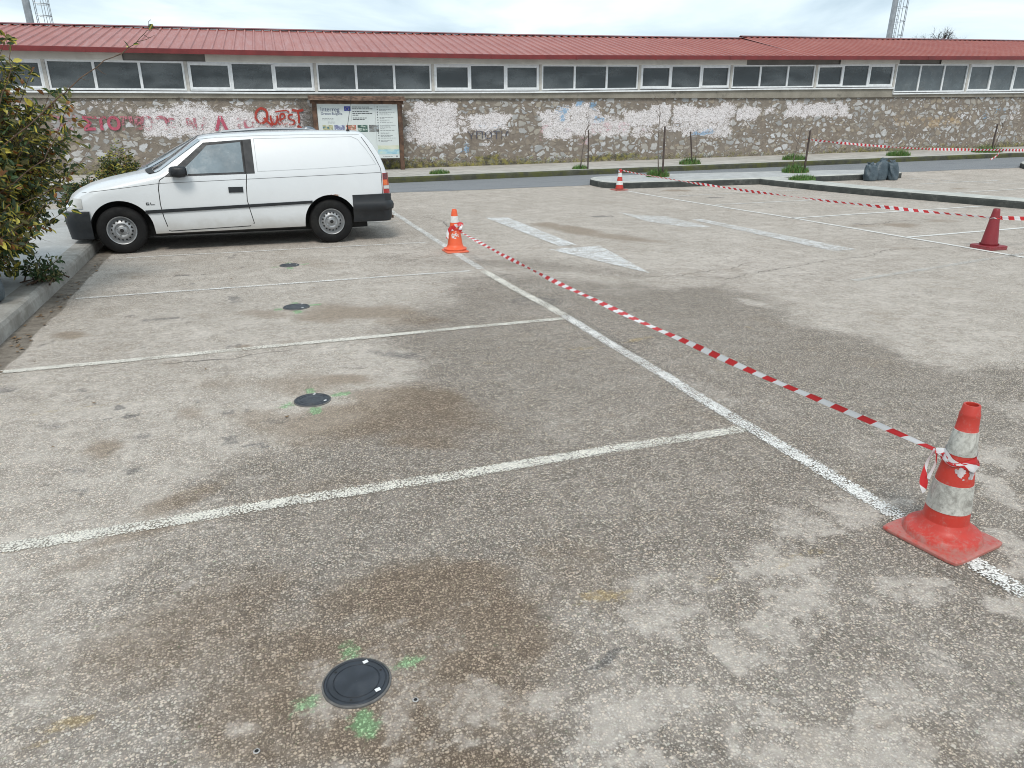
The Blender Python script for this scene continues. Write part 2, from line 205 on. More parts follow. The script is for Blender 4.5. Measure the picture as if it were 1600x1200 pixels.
WM={'white': [(-5.37, 1.57, 2.33, 0.39, 1), (-6.47, 1.9, 0.72, 0.22, 0.7), (-5.15, 1.97, 0.65, 0.2, 0.5), (-8.71, 2.0, 1.09, 0.2, 0.4), (-3.04, 1.57, 0.25, 0.3, 0.6), (0.17, 1.5, 0.33, 0.48, 0.7), (1.0, 1.52, 0.66, 0.66, 1), (1.69, 1.5, 0.38, 0.39, 0.6), (2.73, 1.58, 0.71, 0.26, 1), (2.71, 1.05, 0.22, 0.35, 0.5), (4.76, 1.51, 0.3, 0.45, 0.9), (5.24, 1.58, 0.27, 0.52, 1), (5.94, 1.88, 0.4, 0.29, 1), (6.56, 1.42, 1.24, 0.28, 0.9), (6.42, 1.72, 0.29, 0.33, 0.8), (7.07, 1.67, 0.35, 0.18, 0.7), (8.38, 1.73, 0.88, 0.24, 1), (8.25, 1.33, 0.42, 0.26, 0.7), (8.96, 1.94, 0.42, 0.24, 0.9), (9.26, 1.39, 0.56, 0.16, 0.7), (10.6, 1.83, 1.12, 0.28, 1.1), (10.82, 1.34, 1.09, 0.26, 0.8), (11.68, 1.81, 0.28, 0.43, 0.8), (12.51, 1.86, 0.42, 0.22, 1), (12.5, 1.53, 0.21, 0.15, 0.5), (13.41, 1.99, 0.32, 0.13, 0.8), (14.38, 1.98, 0.38, 0.25, 1), (15.61, 2.0, 0.83, 0.23, 1), (16.77, 2.01, 0.3, 0.23, 1), (22.52, 1.83, 0.38, 0.11, 0.5), (23.92, 1.89, 0.42, 0.3, 0.3), (25.38, 1.89, 0.35, 0.25, 0.5)], 'blue': [(5.29, 1.86, 0.12, 0.26, 0.7), (5.92, 2.16, 0.21, 0.09, 0.9), (6.38, 2.09, 0.12, 0.12, 0.9), (6.53, 1.66, 0.19, 0.06, 1), (10.63, 1.18, 0.39, 0.06, 1), (10.79, 1.29, 0.16, 0.09, 0.5), (1.9, 0.76, 0.13, 0.16, 0.7), (2.72, 1.5, 0.55, 0.1, 0.3), (8.56, 1.38, 0.37, 0.11, 0.4), (-6.47, 1.25, 0.79, 0.08, 0.25), (23.77, 1.84, 0.12, 0.2, 0.6), (24.58, 1.99, 0.29, 0.15, 0.5), (25.36, 1.99, 0.21, 0.15, 0.4), (5.43, 1.27, 0.35, 0.12, 0.3), (9.7, 1.47, 0.25, 0.09, 0.4)], 'pink': [(4.62, 1.25, 0.13, 0.35, 0.7), (5.54, 1.18, 0.22, 0.31, 0.5), (6.14, 1.05, 0.35, 0.24, 0.6), (6.73, 1.39, 0.35, 0.21, 0.6), (7.46, 1.39, 0.35, 0.21, 0.6), (8.34, 1.36, 0.15, 0.06, 0.9), (-5.33, 1.51, 2.27, 0.27, 0.35), (1.43, 1.5, 0.32, 0.39, 0.25)], 'orange': [(19.02, 2.03, 0.42, 0.15, 0.5), (19.91, 1.6, 0.89, 0.24, 0.6), (21.19, 1.57, 0.43, 0.22, 0.9), (22.08, 1.59, 0.36, 0.19, 0.8), (17.07, 1.19, 0.71, 0.17, 0.5), (15.5, 2.1, 0.19, 0.06, 0.3)], 'moss': [(2.59, 0.37, 0.45, 0.22, 0.9), (3.83, 0.35, 0.79, 0.13, 0.5), (7.27, 0.41, 0.98, 0.12, 1), (8.77, 0.39, 0.5, 0.12, 0.5), (13.45, 0.44, 1.25, 0.1, 0.6), (16.34, 0.39, 1.02, 0.08, 0.3), (23.18, 0.63, 3.0, 0.15, 0.4), (1.08, 0.35, 1.08, 0.16, 0.3), (5.46, 0.34, 0.83, 0.1, 0.4), (9.86, 0.4, 0.45, 0.1, 0.5)], 'dark': [(-3.07, 1.69, 0.32, 0.55, 0.9), (-3.49, 2.13, 0.29, 0.1, 0.6), (23.3, 1.38, -0.05, 0.83, 0.8), (-8.28, 2.2, 0.33, 0.03, 0.5), (-5.12, 2.22, 0.62, 0.04, 0.6), (15.1, 2.42, 0.7, 0.07, 0.4)]}
# ---------------- terrain height
def hz(x,y):
    x=np.asarray(x,float); y=np.asarray(y,float)
    return 0.0165*np.clip(x-4,0,34)*sst(y,13,22)
def H(x,y): return float(hz(x,y))
def ell_mask(X,Y,lst,seed,warp=.35,soft=(1.25,.45)):
    out=np.zeros_like(X)
    for i,(cx,cy,ax,ay,bx,by,a) in enumerate(lst):
        ext=1.7*max(math.hypot(ax,ay),math.hypot(bx,by))
        k=np.where((abs(X-cx)<ext)&(abs(Y-cy)<ext))[0]
        if len(k)==0: continue
        det=ax*by-ay*bx
        if abs(det)<1e-9: continue
        dx=X[k]-cx;dy=Y[k]-cy
        u=(dx*by-dy*bx)/det; v=(-dx*ay+dy*ax)/det
        r=np.sqrt(u*u+v*v)
        sc=1.6
        r=r+(fbm(u*sc+i*7,v*sc,seed+i,4)-.5)*2*warp
        m=a*(1-sst(r,soft[1],soft[0]))
        out[k]=np.maximum(out[k],m)
    return out
def poly_mask(X,Y,poly,soft=.25,seed=0,warp=.3,wsc=1.3):
    P=np.array(poly); Xw=X+(fbm(X*wsc,Y*wsc,seed)-.5)*warp*2; Yw=Y+(fbm(X*wsc+50,Y*wsc,seed+9)-.5)*warp*2
    ins=np.zeros(len(X),bool); dmin=np.full(len(X),1e9)
    for i in range(len(P)):
        x0,y0=P[i];x1,y1=P[(i+1)%len(P)]
        c=((y0>Yw)!=(y1>Yw)); xi=(x1-x0)*(Yw-y0)/(y1-y0+1e-12)+x0; ins^=c&(Xw<xi)
        ex,ey=x1-x0,y1-y0; t=np.clip(((Xw-x0)*ex+(Yw-y0)*ey)/(ex*ex+ey*ey+1e-12),0,1)
        dmin=np.minimum(dmin,np.hypot(Xw-x0-t*ex,Yw-y0-t*ey))
    sd=np.where(ins,dmin,-dmin); s=soft*(0.35+.12*np.clip(Y,0,30))
    return sst(sd,-s,s)
def axis(segs):
    out=[]
    for a,b,s in segs: out+=list(np.arange(a,b,s))
    return np.array(out)
def grid_mesh(name,xs,ys,zf,mat,attrs_f,parent=None,uvf=None):
    X,Y=np.meshgrid(xs,ys); nx,ny=len(xs),len(ys); X=X.ravel();Y=Y.ravel(); Z=zf(X,Y)
    v=np.c_[X,Y,Z].astype(np.float32)
    i=np.arange(nx-1);j=np.arange(ny-1);I,J=np.meshgrid(i,j);b=(J*nx+I).ravel()
    q=np.c_[b,b+1,b+nx+1,b+nx].astype(np.int32)
    me=bpy.data.meshes.new(name); me.vertices.add(len(v)); me.vertices.foreach_set('co',v.ravel())
    me.loops.add(len(q)*4); me.loops.foreach_set('vertex_index',q.ravel()); me.polygons.add(len(q))
    me.polygons.foreach_set('loop_start',np.arange(0,len(q)*4,4,dtype=np.int32)); me.polygons.foreach_set('loop_total',np.full(len(q),4,dtype=np.int32))
    me.polygons.foreach_set('use_smooth',np.ones(len(q),bool)); me.materials.append(mat); me.update(); me.validate()
    for k,a in attrs_f(X,Y).items(): t=me.attributes.new(k,'FLOAT','POINT'); t.data.foreach_set('value',np.asarray(a,dtype=np.float32))
    if uvf is not None:
        ul=me.uv_layers.new(name='UVMap'); li=np.empty(len(me.loops),dtype=np.int32); me.loops.foreach_get('vertex_index',li)
        ul.data.foreach_set('uv',np.asarray(uvf(X,Y),dtype=np.float32)[li].ravel())
    o=bpy.data.objects.new(name,me); COL.objects.link(o)
    if parent: o.parent=parent
    return o
def asphalt(name,road=False):
    t=NT(name); p=t.pos()
    wob=t.n('ShaderNodeVectorMath',operation='ADD'); t.lk(p,wob.inputs[0])
    nz=t.n('ShaderNodeTexNoise'); t.lk(p,nz.inputs['Vector']); nz.inputs['Scale'].default_value=90; nz.inputs['Detail'].default_value=2
    sc=t.n('ShaderNodeVectorMath',operation='SCALE'); t.lk(nz.outputs['Color'],sc.inputs[0]); sc.inputs['Scale'].default_value=.006; t.lk(sc.outputs[0],wob.inputs[1])
    q=wob.outputs[0]
    v1=t.vor(q,112,'F1'); v2=t.vor(q,230,'F1'); vbig=t.vor(t.scale(q,(1,1.3,1)),62,'F1')
    c1=t.sep(v1.outputs['Color']); c2=t.sep(v2.outputs['Color']); cb=t.sep(vbig.outputs['Color'])
    # chippings: bright where cell random high, dark binder in the gaps
    stone=t.math('MULTIPLY',t.mr(v1.outputs['Distance'],.55,.36),t.mr(c1[0],.1,.9,.05,1.))
    fine=t.math('MULTIPLY',t.mr(v2.outputs['Distance'],.52,.36),t.mr(c2[0],.3,.9,.1,1.))
    big=t.math('MULTIPLY',t.mr(vbig.outputs['Distance'],.46,.32),t.mr(cb[0],.88,.95))
    tex=t.math('MAXIMUM',t.math('MAXIMUM',stone,t.math('MULTIPLY',fine,.75)),big)
    if road:
        dark=.9; light=0.; brown=0.; green=None
    n1=t.noise(p,2.2,8,.65); n2=t.noise(p,9,6,.7); n3=t.noise(p,.6,5,.6); nf=t.noise(p,38,4,.7)
    brk=t.math('ADD',t.math('MULTIPLY',t.math('SUBTRACT',n2,.5),.9),t.math('MULTIPLY',t.math('SUBTRACT',nf,.5),.8))
    def msk(name,lo=.25,hi=.75,k=1.):
        return t.mr(t.math('ADD',t.attr(name),t.math('MULTIPLY',brk,k)),lo,hi)
    if road:
        cg=t.mix(tex,(.16,.168,.178),(.33,.335,.34)); cg=t.mix(t.mr(n1,.4,.7,0,.5),cg,(.2,.21,.22))
        cg=t.mix(t.mr(t.noise(t.scale(p,(.35,2.5,1)),1.6,6,.6),.5,.7,0,.5),cg,(.115,.125,.14))
        t.base(cg); t.rough(.62)
        t.bump(tex,.35,.004); return t.mat
    dk=msk('dark',.2,.95,.75); lt=msk('light',.34,1.0,1.5); br=msk('brown',.03,.75,.4); sp=msk('spot',.35,.7,.9); ye=msk('yellow',.38,.9,1.6)
    dustc=t.mix(t.mr(n1,.3,.7),(.49,.437,.388),(.63,.57,.512))
    gap=t.mix(dk,(.215,.183,.154),(.10,.083,.069)); gap=t.mix(t.math('MULTIPLY',lt,.8),gap,(.38,.335,.295))
    sto=t.mix(dk,(.72,.64,.56),(.57,.492,.418)); sto=t.mix(t.math('MULTIPLY',lt,.7),sto,(.66,.595,.535))
    tint=t.mix(c1[1],(1.08,.99,.88),(.93,1.,1.05)); sto=t.mix(.8,sto,tint,'MULTIPLY')
    col=t.mix(tex,gap,sto)
    # dust film over the texture
    film=t.mr(t.math('ADD',t.noise(p,5,7,.7),t.math('MULTIPLY',t.math('SUBTRACT',n3,.5),.5)),.33,.72,.18,.66)
    film=t.math('MULTIPLY',film,t.mr(dk,0,1,1,.35,False))
    film=t.math('MAXIMUM',film,t.math('MULTIPLY',lt,.42))
    col=t.mix(film,col,t.mix(dk,dustc,(.53,.475,.42)))
    bc=t.mix(tex,(.115,.082,.056),(.40,.305,.22)); bc=t.mix(t.math('MULTIPLY',lt,.55),bc,(.36,.30,.25)); bc=t.mix(t.mr(dk,0,1,.38,0),bc,(.42,.35,.28))
    br=t.math('MULTIPLY',br,t.mr(lt,0,1,1,.45,False)); col=t.mix(t.math('MULTIPLY',br,.84),col,bc)
    sc_=t.mix(tex,(.07,.065,.065),(.26,.25,.24)); col=t.mix(t.math('MULTIPLY',sp,.62),col,sc_)
    yc=t.mix(tex,(.28,.19,.07),(.60,.45,.2)); col=t.mix(t.math('MULTIPLY',ye,.5),col,yc)
    # random small dark specks / dirt and occasional tan patches
    tan=t.mr(t.math('ADD',t.noise(p,1.4,6,.65),t.math('MULTIPLY',brk,.15)),.56,.72,0,.32); col=t.mix(tan,col,t.mix(tex,(.2,.15,.105),(.47,.39,.3)))
    spk=t.mr(t.noise(p,16,5,.75),.66,.74,0,.35); col=t.mix(spk,col,(.1,.09,.085))
    ve=t.n('ShaderNodeTexVoronoi',feature='DISTANCE_TO_EDGE'); wv_=t.n('ShaderNodeVectorMath',operation='ADD'); t.lk(p,wv_.inputs[0]); nc=t.n('ShaderNodeTexNoise'); t.lk(p,nc.inputs['Vector']); nc.inputs['Scale'].default_value=1.6; nc.inputs['Detail'].default_value=6; nc.inputs['Roughness'].default_value=.7; t.lk(nc.outputs['Color'],wv_.inputs[1]); t.lk(wv_.outputs[0],ve.inputs['Vector']); ve.inputs['Scale'].default_value=.55
    ck=t.math('MULTIPLY',t.mr(ve.outputs['Distance'],.0,.006,1,0),t.mr(n3,.52,.62)); col=t.mix(t.math('MULTIPLY',ck,.6),col,(.08,.07,.06))
    dr=t.vor(p,2.3,'F1'); dcol=t.sep(dr.outputs['Color']); drp=t.math('MULTIPLY',t.mr(t.math('ADD',dr.outputs['Distance'],t.math('MULTIPLY',t.math('SUBTRACT',nf,.5),.06)),t.math('MULTIPLY',dcol[1],.10),0.0,0,.6),t.mr(dcol[0],.55,.6)); col=t.mix(drp,col,(.12,.105,.095))
    gr=t.mr(t.math('ADD',t.attr('green'),t.math('MULTIPLY',t.math('SUBTRACT',nf,.5),2.2)),.2,.85); gc=t.mix(tex,(.14,.25,.12),(.34,.62,.32)); col=t.mix(t.math('MULTIPLY',gr,.72),col,gc)
    gut=t.attr('gutter'); gm=t.mr(t.math('ADD',gut,t.math('MULTIPLY',brk,.5)),.35,.65); gcol=t.mix(t.mr(n2,.3,.7),(.16,.135,.11),(.27,.235,.195)); gcol=t.mix(t.mr(t.noise(t.scale(p,(6,1,1)),2.5,5,.7),.55,.68,0,.7),gcol,(.09,.075,.06)); col=t.mix(gm,col,gcol)
    mf=t.mr(t.noise(p,20,7,.8),.32,.68,.86,1.13); mfc=t.n('ShaderNodeVectorMath',operation='SCALE'); t.lk(col,mfc.inputs[0]); t.lk(mf,mfc.inputs['Scale']); col=mfc.outputs[0]
    t.base(col); t.rough(t.mix(film,(.8,.8,.8),(.95,.95,.95)) if False else .88); t.b.inputs['Specular IOR Level'].default_value=.3
    hgt=t.math('MULTIPLY',tex,t.mr(film,0,1,1,.45,False))
    hgt=t.math('ADD',hgt,t.math('MULTIPLY',nf,.6))
    t.bump(hgt,.75,.005); return t.mat
M_asph=asphalt('asphalt'); M_road=asphalt('road_asphalt',True)
def g_attrs(X,Y):
    a={}
    dk=.95*poly_mask(X,Y,GM['dpoly'],.35,3,.45,1.1)
    dk=np.maximum(dk,.75*poly_mask(X,Y,GM['dpoly2'],.4,5,.4,1.))
    low=sst(3.3-Y,0,.8)*.15
    dk=dk*(.68+.6*fbm(X*1.2,Y*1.2,31,4))*(1-.38*sst(.3-X,0,1.2)*sst(3.0-Y,0,.4))-low*.5
    lt=ell_mask(X,Y,GM['light'],100,.5,(1.3,.3))
    # extra mottling of pale dust near the camera
    mot=sst(fbm(X*2.9,Y*2.9,77,6,.62),.48,.64)*np.maximum(sst(1.9-Y+.25*X,-.5,.6),.8*sst(2.6-Y,0,.4)*sst(.2-X,0,.5))*.85
    lt=np.maximum(lt,mot)
    a['dark']=np.clip(dk,0,1); a['light']=lt
    a['brown']=ell_mask(X,Y,GM['brown'],200,.45,(1.35,.3))
    a['spot']=np.maximum(ell_mask(X,Y,GM['dark'],300,.45,(1.3,.5)),.6*sst(fbm(X*4.5+3,Y*4.5,91,6,.6),.655,.72)*sst(1.2-X,0,1.5)*sst(Y,2.6,3.4)); a['yellow']=ell_mask(X,Y,GM['yellow'],400,.5,(1.25,.3)); a['green']=ell_mask(X,Y,GM['green'],500,.3,(1.25,.5))
    gx=-1.70+.06*(fbm(Y*1.5,Y*0,9)-.5); a['gutter']=sst(gx-X,-.02,.03)*(Y>0)*(Y<14.6)
    return a
xs=axis([(-400,-60,40),(-60,-10,5),(-10,-2.4,.4),(-2.4,-1.3,.05),(-1.3,3.5,.025),(3.5,8,.07),(8,20,.25),(20,45,1),(45,100,8),(100,441,40)])
ys=axis([(-300,-20,40),(-20,0,2.5),(0,.8,.2),(.8,3.4,.025),(3.4,9,.05),(9,18,.12),(18,30,.5),(30,60,3),(60,441,30)])
gz=lambda X,Y: hz(X,Y)-.0*X
g=grid_mesh('ground',xs,ys,lambda X,Y:hz(X,Y),M_asph,g_attrs); tag(g,kind='structure')
# road strip (darker asphalt)
def strip_mesh(name,xs,y0f,y1f,dz,mat,ny=6,kind='structure'):
    v=[];u=[]
    for x in xs:
        for j in range(ny+1):
            y=y0f(x)+(y1f(x)-y0f(x))*j/ny; v.append((x,y,H(x,y)+dz)); u.append((x,j/ny))
    f=[(i*(ny+1)+j,(i+1)*(ny+1)+j,(i+1)*(ny+1)+j+1,i*(ny+1)+j+1) for i in range(len(xs)-1) for j in range(ny)]
    return tag(mk(name,v,f,mat,uv=u),kind=kind)
XS=np.arange(-30,60.1,.5)
strip_mesh('road',XS,lambda x:17.56+.03*math.sin(x*2.1)+.02*math.sin(x*5.3)+.04*math.sin(x*.7),lambda x:20.42-.02*x*0,.004,M_road)
# ---------------- road paint
def paint_mat(name,wear=.0,tone=(.66,.65,.61),chip=0.):
    t=NT(name); p=t.pos(); uvx=t.sep(t.uv())
    v=t.vor(p,105); tex=t.mr(v.outputs['Distance'],.6,.3); n=t.noise(p,30,5,.75); n2=t.noise(p,3.5,5,.6); nn=t.noise(p,9,5,.7)
    edge=t.math('MULTIPLY',t.math('ABSOLUTE',t.math('SUBTRACT',uvx[1],.5)),2.)
    # paint left = high on chippings, gone in pits and along edges
    k=t.math('ADD',t.math('MULTIPLY',tex,.42),t.math('MULTIPLY',n,.8)); k=t.math('ADD',k,t.math('MULTIPLY',t.math('SUBTRACT',n2,.5),.9))
    k=t.math('SUBTRACT',k,t.math('MULTIPLY',t.math('POWER',edge,5.),.42)); k=t.math('SUBTRACT',k,wear)
    if chip: k=t.math('ADD',k,t.math('MULTIPLY',t.math('SUBTRACT',t.noise(t.scale(p,(1,1.8,1)),11,7,.8,1.),.5),chip))
    t.set(t.b.inputs['Alpha'],t.mr(k,.26,.46))
    c=t.mix(t.mr(nn,.3,.7),tuple(x*.82 for x in tone),tone); c=t.mix(t.mr(tex,0,.5,.45,0),c,(.3,.28,.26)); t.base(c); t.rough(.8); t.bump(tex,.4,.004)
    return t.mat
MP=[paint_mat('road_paint_bright',.03,(.76,.72,.635)),paint_mat('road_paint_worn',.06,(.84,.82,.78),.8),paint_mat('road_paint_faded',.10,(.82,.81,.78),1.4),paint_mat('road_paint_faint',.26,(.66,.645,.61))]
def line_strip(mb,p,q,wd,m):
    p=Vector(p);q=Vector(q);d=(q-p);L_=d.length;d/=L_;nn=Vector((-d.y,d.x)); k=max(2,int(L_/.4)); vs=[];us=[]
    for i in range(k+1):
        c=p+d*L_*i/k; jit=.006*math.sin(i*1.7+p.x*3)
        for s_ in(-.5,.5):
            a=c+nn*(s_*wd+jit); vs.append((a.x,a.y,H(a.x,a.y)+.005)); us.append((L_*i/k,s_+.5))
    mb.add(vs,[(2*i,2*i+1,2*i+3,2*i+2) for i in range(k)],m,us)
mb=MB()
line_strip(mb,(2.495,5.60),(2.47,.2),.105,1); line_strip(mb,(2.43,7.75),(2.495,5.61),.11,0); line_strip(mb,(2.55,14.2),(2.44,7.85),.11,2)
line_strip(mb,(2.44,3.0),(-2.0,3.0),.095,0); line_strip(mb,(2.44,5.51),(-1.72,5.49),.085,0)
line_strip(mb,(2.3,7.80),(1.1,7.79),.06,2); line_strip(mb,(1.1,7.79),(-.2,7.78),.065,1); line_strip(mb,(-.2,7.78),(-.7,7.775),.06,2); line_strip(mb,(-.7,7.775),(-1.66,7.77),.065,1)
line_strip(mb,(2.3,9.98),(.9,10.0),.055,2); line_strip(mb,(.9,10.0),(-1.5,10.04),.06,1)
line_strip(mb,(2.4,12.4),(1.6,12.4),.07,2)
o=mb.build('parking_lines',MP,uv=True); tag(o,kind='structure')
for i in range(1): pass
mb=MB()
line_strip(mb,(8.66,15.95),(9.0,10.44),.085,0); line_strip(mb,(9.0,10.43),(9.1,4.5),.085,0); 
line_strip(mb,(8.95,14.5),(13.0,14.75),.06,2); line_strip(mb,(9.0,12.73),(12.0,12.83),.07,1); line_strip(mb,(9.0,10.43),(13.9,10.7),.08,0); line_strip(mb,(9.06,8.05),(14.0,8.3),.08,0); line_strip(mb,(9.1,5.6),(14.0,5.9),.08,0)
line_strip(mb,(17.85,16.3),(19.85,13.9),.08,2); line_strip(mb,(15.2,12.95),(19.0,13.3),.08,1); line_strip(mb,(17,15.0),(20,15.1),.07,2)
line_strip(mb,(6.0,5.9),(9.4,6.5),.10,3); 
o=mb.build('parking_bay_lines',[paint_mat('bay_paint_clear',-.2,(.84,.83,.79)),paint_mat('bay_paint_dull',-.08,(.82,.81,.77)),paint_mat('bay_paint_faded',.04,(.78,.77,.74),.8),MP[3]],uv=True); tag(o,kind='structure')
def flat_poly(name,polys,m):
    mb=MB()
    for pl in polys:
        cx=sum(p[0] for p in pl)/len(pl); cy=sum(p[1] for p in pl)/len(pl)
        mb.add([(cx,cy,H(cx,cy)+.005)]+[(x,y,H(x,y)+.005) for x,y in pl],[(0,i+1,(i+1)%len(pl)+1) for i in range(len(pl))],0,[(0,.5)]*(len(pl)+1))
    return tag(mb.build(name,m,uv=True),kind='structure')
flat_poly('arrow_marking',[[(3.92,12.3),(4.30,12.2),(4.20,9.05),(3.93,9.05)],[(3.70,8.84),(4.46,8.88),(4.36,8.2),(4.15,6.98),(3.93,7.9)]],paint_mat('arrow_paint',.10,(.86,.86,.85),3.2))
flat_poly('turn_arrow_marking',[[(6.52,12.3),(6.62,11.75),(7.03,11.35),(6.98,9.95),(6.6,10.1),(6.35,10.9)],[(7.2,10.85),(7.42,10.88),(7.55,7.46),(7.15,7.46)]],paint_mat('arrow_paint_faded',.16,(.82,.81,.79),3.))
# cracks
M_crack=simple('crack_tar',(.045,.04,.036),.9)
def crack(pts,wd=.012,seed=0):
    r=random.Random(seed); P=[]
    for a,b in zip(pts[:-1],pts[1:]):
        n=max(2,int(math.dist(a,b)/.08))
        for i in range(n): P.append((a[0]+(b[0]-a[0])*i/n+r.uniform(-.03,.03),a[1]+(b[1]-a[1])*i/n+r.uniform(-.03,.03)))
    P.append(pts[-1]); v=[]
    for i,(x,y) in enumerate(P):
        q=P[min(i+1,len(P)-1)];o_=P[max(i-1,0)]; d=Vector((q[0]-o_[0],q[1]-o_[1])).normalized(); w_=wd*r.uniform(.25,1.)*min(1,.2+i/6,.2+(len(P)-1-i)/6)/2
        v+=[(x-d.y*w_,y+d.x*w_,H(x,y)+.0035),(x+d.y*w_,y-d.x*w_,H(x,y)+.0035)]
    return v,[(2*i,2*i+1,2*i+3,2*i+2) for i in range(len(P)-1)]
mb=MB()
for i,(pts,w_) in enumerate([([(3.8,6.9),(4.4,6.75),(4.9,6.9),(5.4,6.75)],.01),([(4.6,6.35),(5.2,6.6),(5.9,6.75),(6.6,6.95),(7.3,7.0),(7.9,7.3),(8.9,7.2)],.010),([(5.2,6.6),(5.15,6.9),(5.6,7.15)],.014),([(4.9,6.35),(4.7,6.6),(4.2,6.7)],.012),([(5.4,6.55),(5.6,6.1),(6.0,5.8)],.01),([(2.9,13.0),(3.1,12.0),(3.0,11.4),(3.4,10.6)],.012),([(1.6,7.3),(2.2,7.35),(2.9,7.5),(3.4,7.5)],.008),([(9.6,9.2),(10.3,9.5),(11.2,9.5)],.012),([(.75,8.85),(1.0,8.8),(1.2,8.83)],.012),([(-.9,5.35),(-.2,5.3),(.4,5.4)],.008)]):
    v,f=crack(pts,w_,i); mb.add(v,f)
tag(mb.build('pavement_cracks',M_crack),kind='structure')

# ---------------- kerbs, islands, sidewalk
def concrete(name,c1,c2,stain,samt,lo=.4,hi=.7,sc=3.,moss=0):
    t=NT(name); p=t.pos(); n=t.noise(p,sc,7,.65); c=t.mix(t.mr(n,.3,.7),c1,c2)
    c=t.mix(t.mr(t.noise(p,45,4,.7),.35,.7,0,.35),c,tuple(x*.6 for x in c1))
    s=t.mr(t.noise(p,sc*1.3,6,.7),lo,hi,0,samt); c=t.mix(s,c,stain)
    if moss: c=t.mix(t.mr(t.noise(p,2.2,6,.7),.42,.62,0,moss),c,(.085,.09,.02))
    t.base(c); t.rough(.9); t.bump(t.math('ADD',t.noise(p,60,5,.7),t.math('MULTIPLY',n,2.)),.45,.006); return t.mat
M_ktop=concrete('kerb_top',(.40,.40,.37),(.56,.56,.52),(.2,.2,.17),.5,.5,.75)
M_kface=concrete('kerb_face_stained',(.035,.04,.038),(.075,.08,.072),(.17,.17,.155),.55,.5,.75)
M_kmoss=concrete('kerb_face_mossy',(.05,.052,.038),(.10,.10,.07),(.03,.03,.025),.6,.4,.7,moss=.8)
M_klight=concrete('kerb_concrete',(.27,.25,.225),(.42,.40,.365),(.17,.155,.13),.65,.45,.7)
M_pave=concrete('paving',(.38,.385,.38),(.50,.50,.49),(.3,.29,.27),.4)
def tiles():
    t=NT('sidewalk_paving'); p=t.pos(); s=t.sep(p)
    fx=t.math('FRACT',t.math('MULTIPLY',s[0],1/.62)); fy=t.math('FRACT',t.math('MULTIPLY',s[1],1/.9))
    g1=t.mr(fx,.0,.05,1,0); g2=t.mr(fy,.0,.04,1,0); gp=t.math('MAXIMUM',g1,g2)
    c=t.mix(t.mr(t.noise(p,2.,6,.65),.3,.7),(.36,.335,.30),(.50,.475,.435)); c=t.mix(t.math('MULTIPLY',gp,.55),c,(.13,.11,.09)); c=t.mix(t.mr(t.noise(p,1.3,5,.7),.55,.7,0,.5),c,(.2,.19,.16))
    t.base(c); t.rough(.9); t.bump(t.math('SUBTRACT',t.noise(p,40,4),gp),.3,.008); return t.mat
M_tiles=tiles()
def extr_strip(name,xs,yf,yb,h,mats,bevel_=.03,ny=4):
    # raised slab along X with rounded front edge: front face, nose, top
    v=[];prof=[(0,-.25),(0,h-.05),(.012,h-.018),(.04,h)]
    nt=len(prof)+ny
    for x in xs:
        y0=yf(x);z0=H(x,y0)
        for (dy,dz) in prof: v.append((x,y0+dy,z0+dz))
        for j in range(1,ny+1):
            y=y0+.04+(yb(x)-y0-.04)*j/ny; v.append((x,y,H(x,y)+h))
    f=[];mi=[]
    for i in range(len(xs)-1):
        for j in range(nt-1):
            f.append((i*nt+j,(i+1)*nt+j,(i+1)*nt+j+1,i*nt+j+1)); mi.append(0 if j<2 else (1 if j<3 else 2))
    return tag(mk(name,v,f,mats,mi=mi),kind='structure')
SWF=lambda x:20.44-.03*max(0,x-4)*.5+.2*sst(np.array(5.-x),0,6)*.3
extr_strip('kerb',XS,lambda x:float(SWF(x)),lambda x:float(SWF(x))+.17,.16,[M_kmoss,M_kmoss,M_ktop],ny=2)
extr_strip('sidewalk',XS,lambda x:float(SWF(x))+.165,lambda x:24.6-.045*(x-5),.155,[M_ktop,M_ktop,M_tiles],ny=6)
def slab(name,outline,h,kerb_w=.16,mats=None):
    # outline ccw list; rounded top edge, kerb-stone ring then infill
    P=[Vector(p) for p in outline]; n=len(P)
    def inset(d):
        out=[]
        for i in range(n):
            a=(P[i]-P[i-1]).normalized(); b=(P[(i+1)%n]-P[i]).normalized(); na=Vector((-a.y,a.x)); nb=Vector((-b.y,b.x)); m=(na+nb)
            m=m/max(.35,m.length_squared/2) if m.length>1e-5 else na
            out.append(P[i]+m*d)
        return out
    rings=[(0,-.2),(0,h-.05),(.012,h-.018),(.035,h-.002)]; v=[];
    for d,z in rings:
        for q in inset(d): v.append((q.x,q.y,H(q.x,q.y)+z))
    for q in inset(kerb_w): v.append((q.x,q.y,H(q.x,q.y)+h))
    f=[];mi=[]
    for r in range(len(rings)):
        for i in range(n):
            f.append((r*n+i,r*n+(i+1)%n,(r+1)*n+(i+1)%n,(r+1)*n+i)); mi.append(0 if r<2 else 1)
    bm=bmesh.new(); bv=[bm.verts.new(x) for x in v]
    for q,m_ in zip(f,mi):
        try: fc=bm.faces.new([bv[i] for i in q]); fc.material_index=m_
        except ValueError: pass
    last=[bv[len(rings)*n+i] for i in range(n)]
    for tri in tessellate_polygon([[Vector((q.co.x,q.co.y,0)) for q in last]]):
        try: fc=bm.faces.new([last[i] for i in tri]); fc.material_index=2
        except ValueError: pass
    bmesh.ops.recalc_face_normals(bm,faces=bm.faces)
    me=bpy.data.meshes.new(name); bm.to_mesh(me); bm.free()
    for m_ in mats: me.materials.append(m_)
    o=bpy.data.objects.new(name,me); COL.objects.link(o); return tag(o,kind='structure')
def arc(cx,cy,r,a0,a1,n=8): return [(cx+r*math.cos(R(a0+(a1-a0)*i/n)),cy+r*math.sin(R(a0+(a1-a0)*i/n))) for i in range(n+1)]
